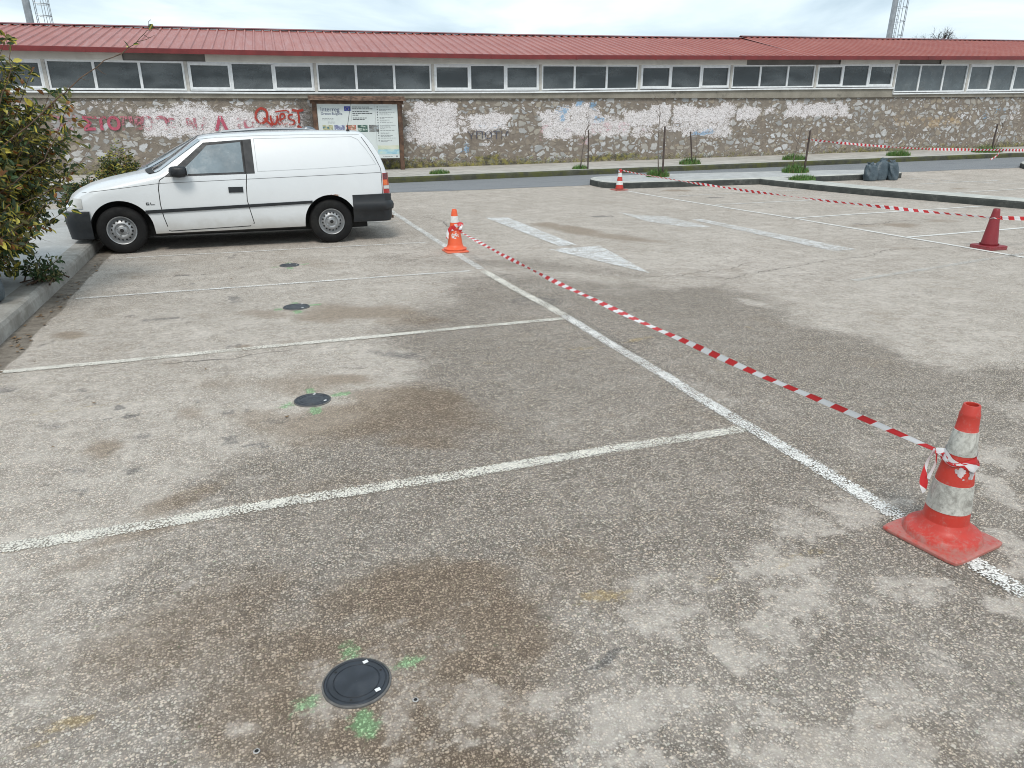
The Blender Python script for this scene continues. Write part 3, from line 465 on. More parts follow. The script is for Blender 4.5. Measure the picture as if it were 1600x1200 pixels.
def seg(a,b,n): return [(a[0]+(b[0]-a[0])*i/n,a[1]+(b[1]-a[1])*i/n) for i in range(n)]
isl=[]
isl+=seg((9.0,16.40),(12.6,16.2),6)+seg((12.6,16.2),(13.5,16.28),2)+seg((13.5,16.28),(17.5,16.3),6)+arc(17.55,16.68,.38,-90,60,6)
isl+=seg((17.7,17.25),(15.0,17.68),4)+seg((15.0,17.68),(10.2,18.2),6)+arc(9.3,17.35,.85,70,180,6)+arc(8.95,16.95,.5,190,268,4)
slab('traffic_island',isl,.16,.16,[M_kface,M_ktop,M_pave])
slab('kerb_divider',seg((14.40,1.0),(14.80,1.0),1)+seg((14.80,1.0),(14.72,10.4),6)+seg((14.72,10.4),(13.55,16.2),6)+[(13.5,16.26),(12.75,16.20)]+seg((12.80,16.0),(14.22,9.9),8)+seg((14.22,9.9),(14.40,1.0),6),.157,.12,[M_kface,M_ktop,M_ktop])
slab('corner_island',arc(25.2,16.4,1.6,100,250,10)+[(60,14.9),(60,17.6)],.16,.16,[M_kface,M_ktop,M_pave])
# left planted kerb and pavement
left=[(-1.93,-3),(-1.90,3),(-1.90,6),(-1.90,9),(-1.92,10.6),(-1.95,14.6)]+arc(-2.35,14.6,.4,0,80,6)+[(-8,15.2),(-8,-3)]
lf=[]
for a,b in zip(left,left[1:]+left[:1]): lf+=seg(a,b,max(1,int(math.dist(a,b)/.6)))
slab('planting_bed_kerb',lf,.15,.2,[M_klight,M_klight,M_pave])
# ---------------- the long stone building; s runs along the facade, off into the building
FD=Vector((math.sin(R(92.56)),math.cos(R(92.56)),0)); FNn=Vector((-FD.y,FD.x,0)); F0=Vector((5.08,24.0,0))
def FP(s,off,z): p=F0+FD*s+FNn*off; return (p.x,p.y,z)
def interp(x,xp,fp): return float(np.interp(x,xp,fp))
Zbase=lambda s: interp(s,[-24,3.5,8.3,13.6,19.5,26.3,40],[.15,.16,.20,.29,.406,.52,.72])
Zband=lambda s: interp(s,[-24,-10,-4,4,14,18.5,25.6,40],[2.15,2.21,2.25,2.315,2.415,2.475,2.562,2.72])
Zsill0=lambda s: interp(s,[-24,-10,-4,4,14,18.6,40],[2.36,2.42,2.45,2.55,2.77,2.85,3.2])
Zhead=lambda s: interp(s,[-24,-10.4,-4,.6,3.9,8,13.9,18.2,21.9,40],[3.12,3.19,3.22,3.285,3.334,3.40,3.52,3.64,3.71,4.0])
Zsill=lambda s: Zsill0(s) if s<18.79 else Zhead(s)-1.0
Zeave=lambda s: interp(s,[-24,-10.5,-4.3,3.8,12.7,24.5,40],[3.32,3.36,3.39,3.46,3.645,3.90,4.25])
bld=thing('stone_building','long low stone building with red ribbed metal roof and a strip of windows','building',F0)
def smesh(name,ss,prof,mats,parent=bld,mi=None,uv=True):
    # prof(s)-> list of (off,z)
    v=[];u=[];n=None
    for s in ss:
        pr=prof(s); n=len(pr)
        for (o_,z) in pr: v.append(FP(s,o_,z)); u.append((s,z))
    f=[((i)*n+j,(i+1)*n+j,(i+1)*n+j+1,i*n+j+1) for i in range(len(ss)-1) for j in range(n-1)]
    return mk(name,v,f,mats,parent,uv=u,world=True)
def wall_mat():
    t=NT('rubble_stone'); uv=t.uv(); 
    nz=t.n('ShaderNodeTexNoise'); t.lk(uv,nz.inputs['Vector']); nz.inputs['Scale'].default_value=3.; nz.inputs['Detail'].default_value=3
    a=t.n('ShaderNodeVectorMath',operation='SUBTRACT'); t.lk(nz.outputs['Color'],a.inputs[0]); a.inputs[1].default_value=(.5,.5,.5)
    b=t.n('ShaderNodeVectorMath',operation='SCALE'); t.lk(a.outputs[0],b.inputs[0]); b.inputs['Scale'].default_value=.28
    c=t.n('ShaderNodeVectorMath',operation='ADD'); t.lk(uv,c.inputs[0]); t.lk(b.outputs[0],c.inputs[1]); q=t.scale(c.outputs[0],(3.5,5.0,1))
    def stones(sc,off):
        mp=t.n('ShaderNodeMapping'); t.lk(q,mp.inputs[0]); mp.inputs['Location'].default_value=(off,off*.7,0); mp.inputs['Scale'].default_value=(sc,sc,1)
        e=t.n('ShaderNodeTexVoronoi',feature='DISTANCE_TO_EDGE',voronoi_dimensions='2D'); t.lk(mp.outputs[0],e.inputs['Vector']); e.inputs['Scale'].default_value=1; e.inputs['Randomness'].default_value=.95
        f=t.n('ShaderNodeTexVoronoi',feature='F1',voronoi_dimensions='2D'); t.lk(mp.outputs[0],f.inputs['Vector']); f.inputs['Scale'].default_value=1; f.inputs['Randomness'].default_value=.95
        cc=t.sep(f.outputs['Color'])
        th=t.mr(cc[2],.2,1,.09,.31,False)
        rag=t.math('MULTIPLY',t.math('SUBTRACT',t.noise(uv,18,5,.75),.5),.30)
        d=t.math('MINIMUM',t.math('SUBTRACT',e.outputs['Distance'],th),t.math('MULTIPLY',t.math('SUBTRACT',.56,f.outputs['Distance']),.75)); d=t.math('ADD',d,rag)
        return t.mr(d,-.02,.05),cc,e.outputs['Distance']
    m1,c1,e1=stones(1.,0); m2,c2,e2=stones(2.0,5.3)
    m2=t.math('MULTIPLY',m2,t.mr(c2[1],.42,.46)); m1=t.math('MULTIPLY',m1,t.mr(c1[1],.24,.28))
    n=t.noise(uv,6,7,.65); nf=t.noise(uv,28,6,.75); nb=t.noise(uv,.7,5,.6)
    mort=t.mix(t.mr(n,.3,.7),(.18,.148,.12),(.285,.24,.198)); mort=t.mix(t.mr(nf,.35,.65,0,.4),mort,(.13,.11,.09))
    pal=[(0,(.20,.175,.155)),(.2,(.33,.27,.20)),(.38,(.40,.36,.30)),(.55,(.35,.36,.37)),(.72,(.52,.51,.50)),(1,(.63,.64,.66))]
    s1=t.ramp(c1[0],pal); s2=t.ramp(c2[0],pal)
    s1=t.mix(t.mr(n,.35,.7,0,.45),s1,(.27,.25,.23)); s1=t.mix(t.mr(nf,.55,.75,0,.6),s1,(.16,.15,.14))
    col=t.mix(t.math('MULTIPLY',m2,.8),mort,s2); col=t.mix(m1,col,s1)
    relief=t.math('MAXIMUM',m1,t.math('MULTIPLY',m2,.6))
    col=t.mix(t.mr(nb,.4,.65,0,.25),col,(.25,.23,.2))
    rg=t.math('ADD',t.math('MULTIPLY',t.math('SUBTRACT',nf,.5),2.2),t.math('MULTIPLY',t.math('SUBTRACT',t.noise(uv,11,5,.7,1.2),.5),1.3))
    rg=t.math('ADD',rg,t.math('MULTIPLY',t.math('SUBTRACT',relief,.6),.25))
    def layer(col,name,cl,lo,hi,amt):
        m=t.mr(t.math('ADD',t.attr(name),rg),lo,hi,0,amt); return t.mix(m,col,cl)
    scr=t.mix(t.mr(t.noise(uv,14,6,.8,2.5),.50,.57,0,.9),(.82,.78,.79),(.23,.195,.175))
    col=layer(col,'white',scr,.42,.62,.9)
    col=layer(col,'orange',(.50,.34,.17),.45,.9,.55)
    col=layer(col,'pink',(.50,.20,.24),.58,.85,.62)
    col=layer(col,'blue',(.14,.32,.52),.42,.7,.75)
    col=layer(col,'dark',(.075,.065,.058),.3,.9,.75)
    mossn=t.mix(t.mr(n,.4,.65),(.045,.045,.025),(.25,.225,.03))
    col=layer(col,'moss',mossn,.42,.75,.82)
    t.base(col); t.rough(.9); t.bump(t.math('ADD',relief,t.math('MULTIPLY',nf,.9)),.6,.03); return t.mat
M_wall=wall_mat()
ss=np.arange(-24,36.01,.06); nz=42
S_,K_=np.meshgrid(ss,np.linspace(0,1,nz)); 
ZB=np.interp(ss,[-24,3.5,8.3,13.6,19.5,26.3,40],[.15,.16,.20,.29,.406,.52,.72])-.1; ZT=np.interp(ss,[-24,-10,-4,4,14,18.5,25.6,40],[2.15,2.21,2.25,2.315,2.415,2.475,2.562,2.72])
ZZ=ZB[None,:]*(1-K_)+ZT[None,:]*K_; Sf=S_.ravel();Zf=ZZ.ravel()
def box_mask(lst,seed,soft=.13,warp=.16):
    out=np.zeros(len(Sf)); X=Sf+(fbm(Sf*2,Zf*2,seed)-.5)*2*warp*2; Y=Zf+(fbm(Sf*2+40,Zf*2,seed+4)-.5)*2*warp
    for (cs,cz,hs,hz_,a) in lst:
        d=np.maximum(abs(X-cs)-hs,abs(Y-cz)-hz_); out=np.maximum(out,a*(1-sst(d,-soft,soft)))
    return out
wa={k:('P',box_mask(WM[k],i*50+11)) for i,k in enumerate(['white','blue','pink','orange','moss','dark'])}
hb=(Zf-np.repeat(ZB[None,:],nz,0).ravel())
wa['moss']=('P',np.maximum(wa['moss'][1],(1-sst(hb,.1,.7))*(.6+.5*vnoise(Sf*.6,Sf*0,5))))
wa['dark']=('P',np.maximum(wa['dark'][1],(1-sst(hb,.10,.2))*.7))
off=(fbm(Sf*1.1,Zf*1.1,66,4)-.5)*.05
wv=[FP(a,c,b) for a,b,c in zip(Sf,Zf,off)]; ns=len(ss)
wf=[(j*ns+i,j*ns+i+1,(j+1)*ns+i+1,(j+1)*ns+i) for j in range(nz-1) for i in range(ns-1)]
wall=mk('stone_wall',wv,wf,M_wall,bld,uv=np.c_[Sf,Zf],smooth=True,world=True,attrs=wa)
M_band=concrete('band_concrete',(.22,.20,.165),(.33,.305,.255),(.07,.062,.055),.75,.55,.72,sc=1.2)
s5=np.arange(-24,36.01,.5)
s5=np.sort(np.r_[s5,18.785,18.795])
smesh('concrete_band',s5,lambda s:[(.1,Zband(s)-.01),(-.07,Zband(s)),(-.07,Zsill(s)-.075),(.1,Zsill(s)-.07)],M_band)
M_wt=simple('white_aluminium',(.76,.78,.79),.4,var=.06,dirt=(.4,.38,.35),dirtamt=.25)
M_cream=simple('cream_panel',(.66,.65,.60),.6,var=.07,sc=1.5,dirt=(.33,.31,.28),dirtamt=.4)
M_greyp=simple('grey_render',(.20,.195,.18),.85,var=.15,sc=2,bump=.2)
M_post=simple('window_post',(.50,.48,.44),.6,var=.1,dirt=(.2,.19,.17))
def pane_mat():
    t=NT('dusty_glass_reflection_tint'); v=t.pos(); n=t.noise(t.scale(v,(.5,1,1.5)),1.3,3,.5)
    c=t.mix(t.mr(n,.38,.7),(.05,.062,.068),(.15,.17,.178)); c=t.mix(t.mr(t.noise(v,14,6,.8),.55,.75,0,.25),c,(.2,.2,.19)); t.base(c)  # broad pale patches painted in for lighter reflections; fine specks are dust
    t.rough(t.mr(t.noise(v,5,4),.3,.7,.12,.3)); t.b.inputs['Specular IOR Level'].default_value=.6; t.b.inputs['Alpha'].default_value=.72; return t.mat
M_pane=pane_mat()
M_pane2=simple('blue_grey_glass',(.10,.12,.13),.25,var=.12,sc=3,dirt=(.2,.2,.19),dirtamt=.3)
smesh('window_sill',s5,lambda s:[(.05,Zsill(s)-.02),(-.13,Zsill(s)-.028),(-.13,Zsill(s)-.075),(.05,Zsill(s)-.08)],M_wt)
# strip between window heads and the eave: cream cladding with bare grey stretches
def clad(s0,s1,m,o_): 
    ss_=np.linspace(s0,s1,max(2,int((s1-s0)/.9)))
    smesh('cladding_panel',ss_,lambda s:[(o_,Zhead(s)-.0),(o_-.012,Zhead(s)+.02),(o_-.012,Zeave(s)+.14),(.3,Zeave(s)+.14)],m)
grey=[(-8.0,-5.8),(10.9,15.6),(17.5-1.1+2.3,20.9)]
grey=[(-7.9,-5.75),(12.2,16.2),(18.9,20.9)]
e=-24
for a,b in grey:
    clad(e,a,M_cream,-.06); clad(a,b,M_greyp,0.0); e=b
clad(e,36,M_cream,-.06)
# window groups 3.59 m wide, three lights each
def bar(mb,s0,z0,s1,z1,o0,o1,m=0):
    # horizontal-ish or vertical bar between (s,z) corners as a box in facade space; z given as tuples
    pass
def hexa(mb,s0,s1,zb0,zb1,zt0,zt1,o0,o1,m=0):
    v=[FP(s0,o0,zb0),FP(s1,o0,zb1),FP(s1,o0,zt1),FP(s0,o0,zt0),FP(s0,o1,zb0),FP(s1,o1,zb1),FP(s1,o1,zt1),FP(s0,o1,zt0)]
    mb.add(v,[(0,1,2,3),(5,4,7,6),(4,0,3,7),(1,5,6,2),(3,2,6,7),(4,5,1,0)],m)
def barv(mb,s,w_,z0,z1,o0,o1): hexa(mb,s-w_/2,s+w_/2,z0,z0,z1,z1,o0,o1)
def wgroup(s0,s1,style):
    a=s0+.048;b=s1-.048; L_=b-a
    pm=MB(); barv(pm,s1,.085,Zsill(s1-.02)-.02,Zhead(s1),-.07,.02); 
    fr=MB(); t_=.05
    zb=lambda s:Zsill(min(max(s,s0+.05),s1-.05)); zt=lambda s:Zhead(s)-.0
    hexa(fr,a,b,zb(a),zb(b),zb(a)+t_,zb(b)+t_,-.05,.03); hexa(fr,a,b,zt(a)-t_,zt(b)-t_,zt(a),zt(b),-.05,.03)
    for s in (a+t_/2,b-t_/2): barv(fr,s,t_,zb(s)+t_,zt(s)-t_,-.05,.03)
    for k in (1,2): barv(fr,a+L_*k/3,.07,zb(a+L_*k/3)+t_,zt(a+L_*k/3)-t_,-.045,.03)
    win=fr.build('window',M_wt,bld,world=True)
    for k in range(3):
        x0=a+L_*k/3+.03;x1=a+L_*(k+1)/3-.03
        sl_=style==1 and k in (0,2)
        i_=.045 if sl_ else .0
        p=MB(); hexa(p,x0+i_,x1-i_,zb(x0)+t_+i_,zb(x1)+t_+i_,zt(x0)-t_-i_,zt(x1)-t_-i_,-.01,.02)
        pn=p.build('pane',M_pane2 if (s0>18 and True) else M_pane,win,world=True)
        if sl_:
            q=MB(); o0=-.062
            hexa(q,x0+.003,x1-.003,zb(x0)+t_-.02,zb(x1)+t_-.02,zb(x0)+t_+.045,zb(x1)+t_+.045,o0,.0); hexa(q,x0+.003,x1-.003,zt(x0)-t_-.045,zt(x1)-t_-.045,zt(x0)-t_+.015,zt(x1)-t_+.015,o0,.0)
            barv(q,x0+.026,.045,zb(x0)+t_+.045,zt(x0)-t_-.045,o0+.004,.0); barv(q,x1-.026,.045,zb(x1)+t_+.045,zt(x1)-t_-.045,o0+.004,.0)
            q.build('sliding_sash',M_wt,win,world=True)
    pm.build('window_post',M_post,bld,world=True)
s0=-9.87-3.59*4
for i in range(17): wgroup(s0+i*3.585,s0+(i+1)*3.585,[0,1][i%2])
hexb=MB(); hexa(hexb,-24,36,1.0,1.0,3.3,4.2,2.6,2.7); hexb.build('inner_wall',M_greyp,bld,world=True)
smesh('added_pane_beam',s5,lambda s:[(.45,Zhead(s)+.2),(.16,Zhead(s)+.2),(.16,Zhead(s)-.17),(.45,Zhead(s)-.17)],M_cream)  # pale beam added behind the glass to lighten the tops of the panes
smesh('ceiling',s5,lambda s:[(-.4,Zeave(s)+.06),(.5,Zeave(s)+.12),(3.,Zeave(s)+.25)],M_greyp)
# roof
def roof_mat():
    t=NT('red_metal_roof'); p=t.pos(); n=t.noise(p,.8,5,.6); n2=t.noise(t.scale(p,(6,.4,1)),2,5,.7)
    c=t.mix(t.mr(n,.3,.7),(.30,.072,.052),(.35,.10,.074)); c=t.mix(t.mr(n2,.45,.7,0,.3),c,(.40,.19,.165)); c=t.mix(t.mr(t.noise(p,3,7,.75),.6,.75,0,.3),c,(.2,.07,.06)); t.base(c)
    t.rough(t.mr(n2,.3,.7,.32,.5)); t.b.inputs['Specular IOR Level'].default_value=.6; return t.mat
M_roof=roof_mat()
M_gut=simple('dark_red_trim',(.17,.022,.022),.4,var=.12,sc=3)
def roofsec(s0,s1,zr,back=9):
    pitch=.285; v=[];S=[];O=[]
    s=s0
    while s<s1:
        for ds,h in ((0,0),(.185,0),(.205,.035),(.25,.035),(.27,0)): S.append(s+ds);O.append(h)
        s+=pitch
    rows=[(-.52,lambda s:Zeave(s)+.085),(4.0,lambda s:zr(s)),(4.05,lambda s:zr(s)),(back,lambda s:zr(s)-1.1)]
    n=len(rows)
    for s,h in zip(S,O):
        for o_,zf in rows: v.append(FP(s,o_,zf(s)+h))
    f=[(i*n+j,(i+1)*n+j,(i+1)*n+j+1,i*n+j+1) for i in range(len(S)-1) for j in range(n-1)]
    mk('roof',v,f,M_roof,bld,world=True)
zr1=lambda s:interp(s,[-24,-12,-4,4.7,14.6],[4.28,4.41,4.49,4.59,4.76])
zr2=lambda s:interp(s,[14.5,22.4,29.7,40],[4.83,4.965,5.10,5.28])
roofsec(-24,14.5,zr1); roofsec(14.52,36,zr2)
smesh('ridge_cap',np.arange(-24,14.6,.5),lambda s:[(3.85,zr1(s)+.02),(4.0,zr1(s)+.07),(4.15,zr1(s)+.02)],M_gut)
smesh('ridge_cap',np.arange(14.5,36,.5),lambda s:[(3.85,zr2(s)+.02),(4.0,zr2(s)+.07),(4.15,zr2(s)+.02)],M_gut)
smesh('eave_fascia',s5,lambda s:[(.0,Zeave(s)+.05),(-.5,Zeave(s)-.01),(-.545,Zeave(s)-.01),(-.55,Zeave(s)+.118),(-.535,Zeave(s)+.122)],M_gut)
for s in np.arange(-23,35,2.85):
    c=MB(); hexa(c,s,s+.05,Zeave(s)-.014,Zeave(s)-.014,Zeave(s)+.08,Zeave(s)+.08,-.556,-.49); c.build('gutter_clip',M_gut,bld,world=True)
# far and end walls so the building is closed
M_rear=simple('rear_render',(.35,.33,.29),.9)
c=MB(); hexa(c,-24,36,0,0,3.2,4.0,8.6,8.8); hexa(c,-24,-23.8,0,0,3.3,3.3,.05,8.6); hexa(c,35.8,36,0,0,3.9,3.9,.05,8.6); c.build('rear_wall',M_rear,bld,world=True)
# ---------------- graffiti lettering on the wall
def ink(name,c,wear,sc=9):
    t=NT(name); p=t.pos(); k=t.math('ADD',t.noise(p,sc,6,.75,1.),t.math('MULTIPLY',t.math('SUBTRACT',t.noise(p,2.1,3),.5),.8))
    t.set(t.b.inputs['Alpha'],t.mr(k,wear,wear+.12)); t.base(t.mix(t.mr(t.noise(p,20,4),.3,.7),tuple(x*.8 for x in c),c)); t.rough(.85); return t.mat
I1=ink('faded_pink_paint',(.47,.10,.15),.30,14); I2=ink('worn_pink_paint',(.50,.18,.22),.52,14); I3=ink('red_spray_paint',(.38,.045,.03),.36,22); I4=ink('dark_scratch_paint',(.10,.10,.13),.45)
def wtext(txt,s,z,h,mat,bold=.012,sx=1.,name='graffiti_lettering',parent=wall,off=-.045,ext=.001):
    cu=bpy.data.curves.new(name,'FONT'); cu.body=txt; cu.size=1; cu.offset=bold/h if h else 0; cu.extrude=ext
    ob=bpy.data.objects.new(name,cu); COL.objects.link(ob); dg=bpy.context.evaluated_depsgraph_get(); me=bpy.data.meshes.new_from_object(ob.evaluated_get(dg)); bpy.data.objects.remove(ob)
    if not len(me.vertices): return None
    co=np.empty(len(me.vertices)*3); me.vertices.foreach_get('co',co); co=co.reshape(-1,3); lo=co.min(0);hi=co.max(0)
    k=h/(hi[1]-lo[1]) if name=='graffiti_lettering' else h/.72
    base=lo[1] if name=='graffiti_lettering' else 0
    new=np.array([FP(s+(p[0]-lo[0])*k*sx,off-p[2],z+(p[1]-base)*k) for p in co]); me.vertices.foreach_set('co',new.ravel()); me.update(); me.materials.clear(); me.materials.append(mat)
    o=bpy.data.objects.new(name,me); COL.objects.link(o); o.parent=parent; o.matrix_parent_inverse=wm(parent).inverted(); return o
for txt,s,z,h,m in [('ΟΥ',-10.05,1.36,.40,I2),('ΣΤΟ',-9.2,1.34,.42,I1),('ΠΕ',-8.22,1.36,.38,I2),('ϽΟ',-7.72,1.34,.42,I2),('Σ',-7.05,1.36,.36,I2),('Ν',-6.5,1.36,.34,I2),('Δ',-6.15,1.36,.36,I2),('Α',-5.75,1.34,.42,I1),('ΤΟΥ',-5.2,1.36,.36,I2),('ΝΘ',-4.3,1.36,.32,I2)]:
    wtext(txt,s,z,h,m,.018,1.0)
wtext('ΥΠΟΤΙΑ',1.95,1.05,.25,I4,.0,1.2)
def stroke(pts,w_,mat):
    # smooth broad brush stroke on the wall
    P=[Vector((a,b)) for a,b in pts]; Q=[]
    for i in range(len(P)-1):
        p0=P[max(i-1,0)];p1=P[i];p2=P[i+1];p3=P[min(i+2,len(P)-1)]
        for k in range(5):
            t=k/5; Q.append(.5*((2*p1)+(p2-p0)*t+(2*p0-5*p1+4*p2-p3)*t*t+(3*p1-p0-3*p2+p3)*t**3))
    Q.append(P[-1]); v=[]
    for i,q in enumerate(Q):
        d=(Q[min(i+1,len(Q)-1)]-Q[max(i-1,0)]); d=d.normalized() if d.length>1e-6 else Vector((1,0)); n=Vector((-d.y,d.x))*w_/2
        for r in (q-n,q+n): v.append(FP(r.x,-.05-.0006*i/len(Q),r.y))
    mk('graffiti_tag',v,[(2*i,2*i+1,2*i+3,2*i+2) for i in range(len(Q)-1)],mat,wall,world=True)
q0=-4.58
def SS(l,w_=.055): stroke([(q0+a,1.35+b) for a,b in l],w_,I3)
SS([(.35,.55),(.2,.62),(.05,.5),(.04,.3),(.18,.2),(.32,.3),(.36,.48),(.3,.6)],.07); SS([(.25,.35),(.4,.2),(.5,.15)],.06)
SS([(.45,.42),(.46,.25),(.55,.17),(.63,.28),(.64,.42),(.66,.2),(.72,.18)]); SS([(.72,.3),(.85,.36),(.84,.46),(.74,.44),(.72,.28),(.82,.17),(.92,.2)]); SS([(1.1,.45),(.98,.42),(.98,.33),(1.12,.27),(1.1,.17),(.95,.16)])
SS([(1.08,.58),(1.25,.55),(1.42,.58)],.07); SS([(1.25,.56),(1.27,.35),(1.25,.2)],.06); SS([(1.2,.12),(1.3,.05),(1.28,-.05)],.08); SS([(.6,.52),(.9,.56),(1.0,.5)],.04)
# ---------------- notice board
M_wood=simple('brown_stained_wood',(.115,.062,.038),.7,var=.35,sc=6,bump=.4,bsc=30)
M_wood2=simple('weathered_wood_slats',(.20,.13,.095),.75,var=.35,sc=9,bump=.4,bsc=30)
nbz=.155
nb=thing('notice_board','tall information board with wooden posts and little plank roof against the stone wall','notice board',FP(-1.6,-.55,nbz))
def wbox(name,s0,s1,z0,z1,o0,o1,m,par,bv=0):
    b=MB(); hexa(b,s0,s1,z0,z0,z1,z1,o0,o1); o=b.build(name,m,par,world=True)
    if bv: bevel(o,bv)
    return o
wbox('post',-2.92,-2.79,nbz,2.16,-.6,-.5,M_wood,nb,.008); wbox('post',-.37,-.24,nbz,2.16,-.6,-.5,M_wood,nb,.008)
wbox('crossbeam',-2.97,-.19,2.10,2.19,-.62,-.48,M_wood,nb,.008)
for k in range(4):
    b=MB(); z0=2.19+.035*k; o0=-.80+.09*k
    hexa(b,-3.02,-.14,z0,z0,z0+.028,z0+.028,o0,o0+.16); b.build('roof_slat',M_wood2,nb,world=True)
M_sheet=simple('printed_sheet',(.60,.64,.63),.4,var=.03,sc=2)
bs0,bs1,bz0,bz1=-2.78,-.385,.52,2.09
panel=wbox('board_panel',bs0,bs1,bz0,bz1,-.575,-.545,M_sheet,nb)
M_navy=simple('navy_ink',(.03,.045,.13),.6); M_grey_i=simple('grey_ink',(.22,.23,.24),.6); M_eu=simple('flag_blue',(.02,.04,.28),.5); M_star=simple('flag_yellow',(.8,.62,.05),.5); M_blk=simple('black_ink',(.03,.03,.035),.6)
def P_(s,z,w_,h,m,o_=-.579,name='print'): 
    return wbox(name,s,s+w_,z,z+h,o_,o_+.004,m,panel)
def ptext(txt,s,z,h,m): return wtext(txt,s,z,h,m,.0,1.,'print',panel,-.5775,.001)
ptext('interreg',-2.68,1.885,.125,M_navy); ptext('Greece-Bulgaria',-2.68,1.79,.07,M_navy)
P_(-1.99,1.90,.19,.13,M_eu,-.579,'flag')
for k in range(12): P_(-1.9+.045*math.cos(k*math.pi/6)-.004,1.962+.045*math.sin(k*math.pi/6)-.004,.009,.009,M_star,-.5815,'flag_star')
lines=MB()
def tl(s,z,L_,h=.014):
    r=random.Random(int((s+z)*1000)); x=s
    while x<s+L_:
        w_=r.uniform(.03,.09); hexa(lines,x,min(x+w_,s+L_),z,z,z+h,z+h,-.5785,-.575); x+=w_+.014
for z in (1.68,1.64): tl(-2.66,z,.35,.011)
for z in (1.58,1.55): tl(-2.5,z,.2,.011)
o=lines.build('text_lines',M_grey_i,panel,world=True); lines=MB()
for z,L_ in ((2.0,.52),(1.95,.62),(1.87,.5),(1.82,.6),(1.77,.18),(1.69,.42),(1.645,.36)): tl(-1.75,z,L_,.02)
lines.build('text_lines',M_blk,panel,world=True); lines=MB()
for k in range(14):
    z=2.0-.075*k; tl(-.94,z+.01,.3+.22*((k*7)%5)/5,.012); 
    if k%3!=0: tl(-.94,z-.015,.15+.2*((k*5)%4)/4,.010)
    P_(-1.01,z,.026,.03,M_blk)
tl(-.9,.56,.3,.014); tl(-.5,.55,.06,.02); tl(-.5,.575,.06,.02)
lines.build('text_lines',M_grey_i,panel,world=True)
def pic(name,c1,c2,c3,sc):
    t=NT(name); v=t.pos(); n=t.noise(t.scale(v,(1,1,1.6)),sc,4,.6,.6); t.base(t.ramp(n,[(.35,c1),(.5,c2),(.62,c3)])); t.rough(.5); return t.mat
pcs=[pic('photo_coast',(.05,.16,.22),(.42,.40,.22),(.6,.62,.6),5),pic('photo_town',(.08,.08,.16),(.2,.22,.34),(.55,.6,.66),9),pic('photo_roofs',(.2,.25,.15),(.42,.12,.09),(.6,.5,.42),8),pic('photo_forest',(.03,.07,.06),(.08,.15,.12),(.5,.55,.5),8),pic('photo_valley',(.09,.1,.1),(.2,.2,.19),(.35,.4,.42),5)]
for k in range(5): P_(-2.66+.345*k,1.30,.30,.20,pcs[k],-.579,'photograph')
P_(-1.01,.88,.6,.004,M_grey_i); P_(-1.05,.64,.66,.14,pic('map_sea',(.25,.45,.55),(.4,.58,.62),(.5,.6,.5),3)); P_(-1.05,.78,.66,.12,pic('map_land',(.5,.56,.42),(.62,.62,.5),(.6,.64,.56),3))
P_(-1.79,1.62,.004,.42,M_grey_i); P_(-1.07,.9,.004,1.15,M_grey_i)
# ---------------- floodlight masts and bare tree behind
M_galv=simple('galvanised_steel',(.33,.35,.37),.45,metal=.7,var=.1,sc=4)
def mast(name,label,x,y,r0,h,lean,hoops):
    m=thing(name,label,'mast',(x,y,0))
    b=MB(); b.tube([(0,0,-.2),(lean*.5,0,h*.5),(lean,0,h)],[r0,r0*.9,r0*.8],8); b.build('pole',M_galv,m)
    c=MB(); rx=r0+.12; 
    for a in (20,-20): c.tube([(rx+.05,.2*(1 if a>0 else -1),1.5),(rx+.05+lean,.2*(1 if a>0 else -1),h)],.02,5)
    z=1.6
    while z<h: c.tube([(rx+.05+lean*z/h,-.2,z),(rx+.05+lean*z/h,.2,z)],.015,4); z+=.3
    c.build('ladder',M_galv,m)
    c=MB(); n=8
    for k in range(5):
        a=-1.25+2.5*k/4
        c.tube([(rx+.3+.5*math.cos(a)+lean*zz/h,.38*math.sin(a),zz) for zz in (3,h)],.02,4)
    z=3
    while z<h: c.tube([(rx+.3+.5*math.cos(a)+lean*z/h,.38*math.sin(a),z) for a in np.linspace(-1.9,1.9,12)],.022,5); z+=hoops
    c.build('safety_cage',M_galv,m)
    c=MB(); c.box((lean,0,h+.1),(2.4,.15,1.2)); 
    for i in range(4): c.box((lean-.9+.6*i,-.25,h+.3),(.45,.3,.45))
    bevel(c.build('floodlight_bank',M_galv,m),.02)
mast('floodlight_mast','tall steel floodlight mast with caged ladder rising behind the left end of the red roof',-10.22,51.5,.21,20,-.35,.6)
mast('floodlight_mast','tall steel floodlight mast with caged ladder rising behind the right part of the roof',47.0,46.9,.22,22,.6,.95)
M_bark=simple('dark_bark',(.055,.045,.038),.95,var=.3,sc=5)
def grow(mb,p,d,L_,r,dep,rnd,up=.1,spread=.55,nb=(2,3)):
    pts=[p];rr=[r];q=Vector(p);dd=Vector(d).normalized(); n=5
    for i in range(n):
        dd=(dd+Vector((rnd.gauss(0,.13),rnd.gauss(0,.13),rnd.gauss(0,.1)+up*.2))).normalized(); q=q+dd*L_/n; pts.append(q.copy()); rr.append(r*(1-.45*(i+1)/n))
    mb.tube(pts,rr,5 if r>.02 else 4)
    if dep>0:
        for k in range(rnd.randint(*nb)+1):
            t=rnd.uniform(.35,1); i=int(t*n); b=Vector(pts[i]); a=(dd+Vector((rnd.gauss(0,spread),rnd.gauss(0,spread),rnd.gauss(0,spread*.7)))).normalized()
            grow(mb,b,a,L_*rnd.uniform(.55,.8),rr[i]*.6,dep-1,rnd,up,spread,nb)
bt=thing('bare_tree','bare twiggy treetop showing just above the roof, right of the right mast','tree',(59.3,53.1,0))
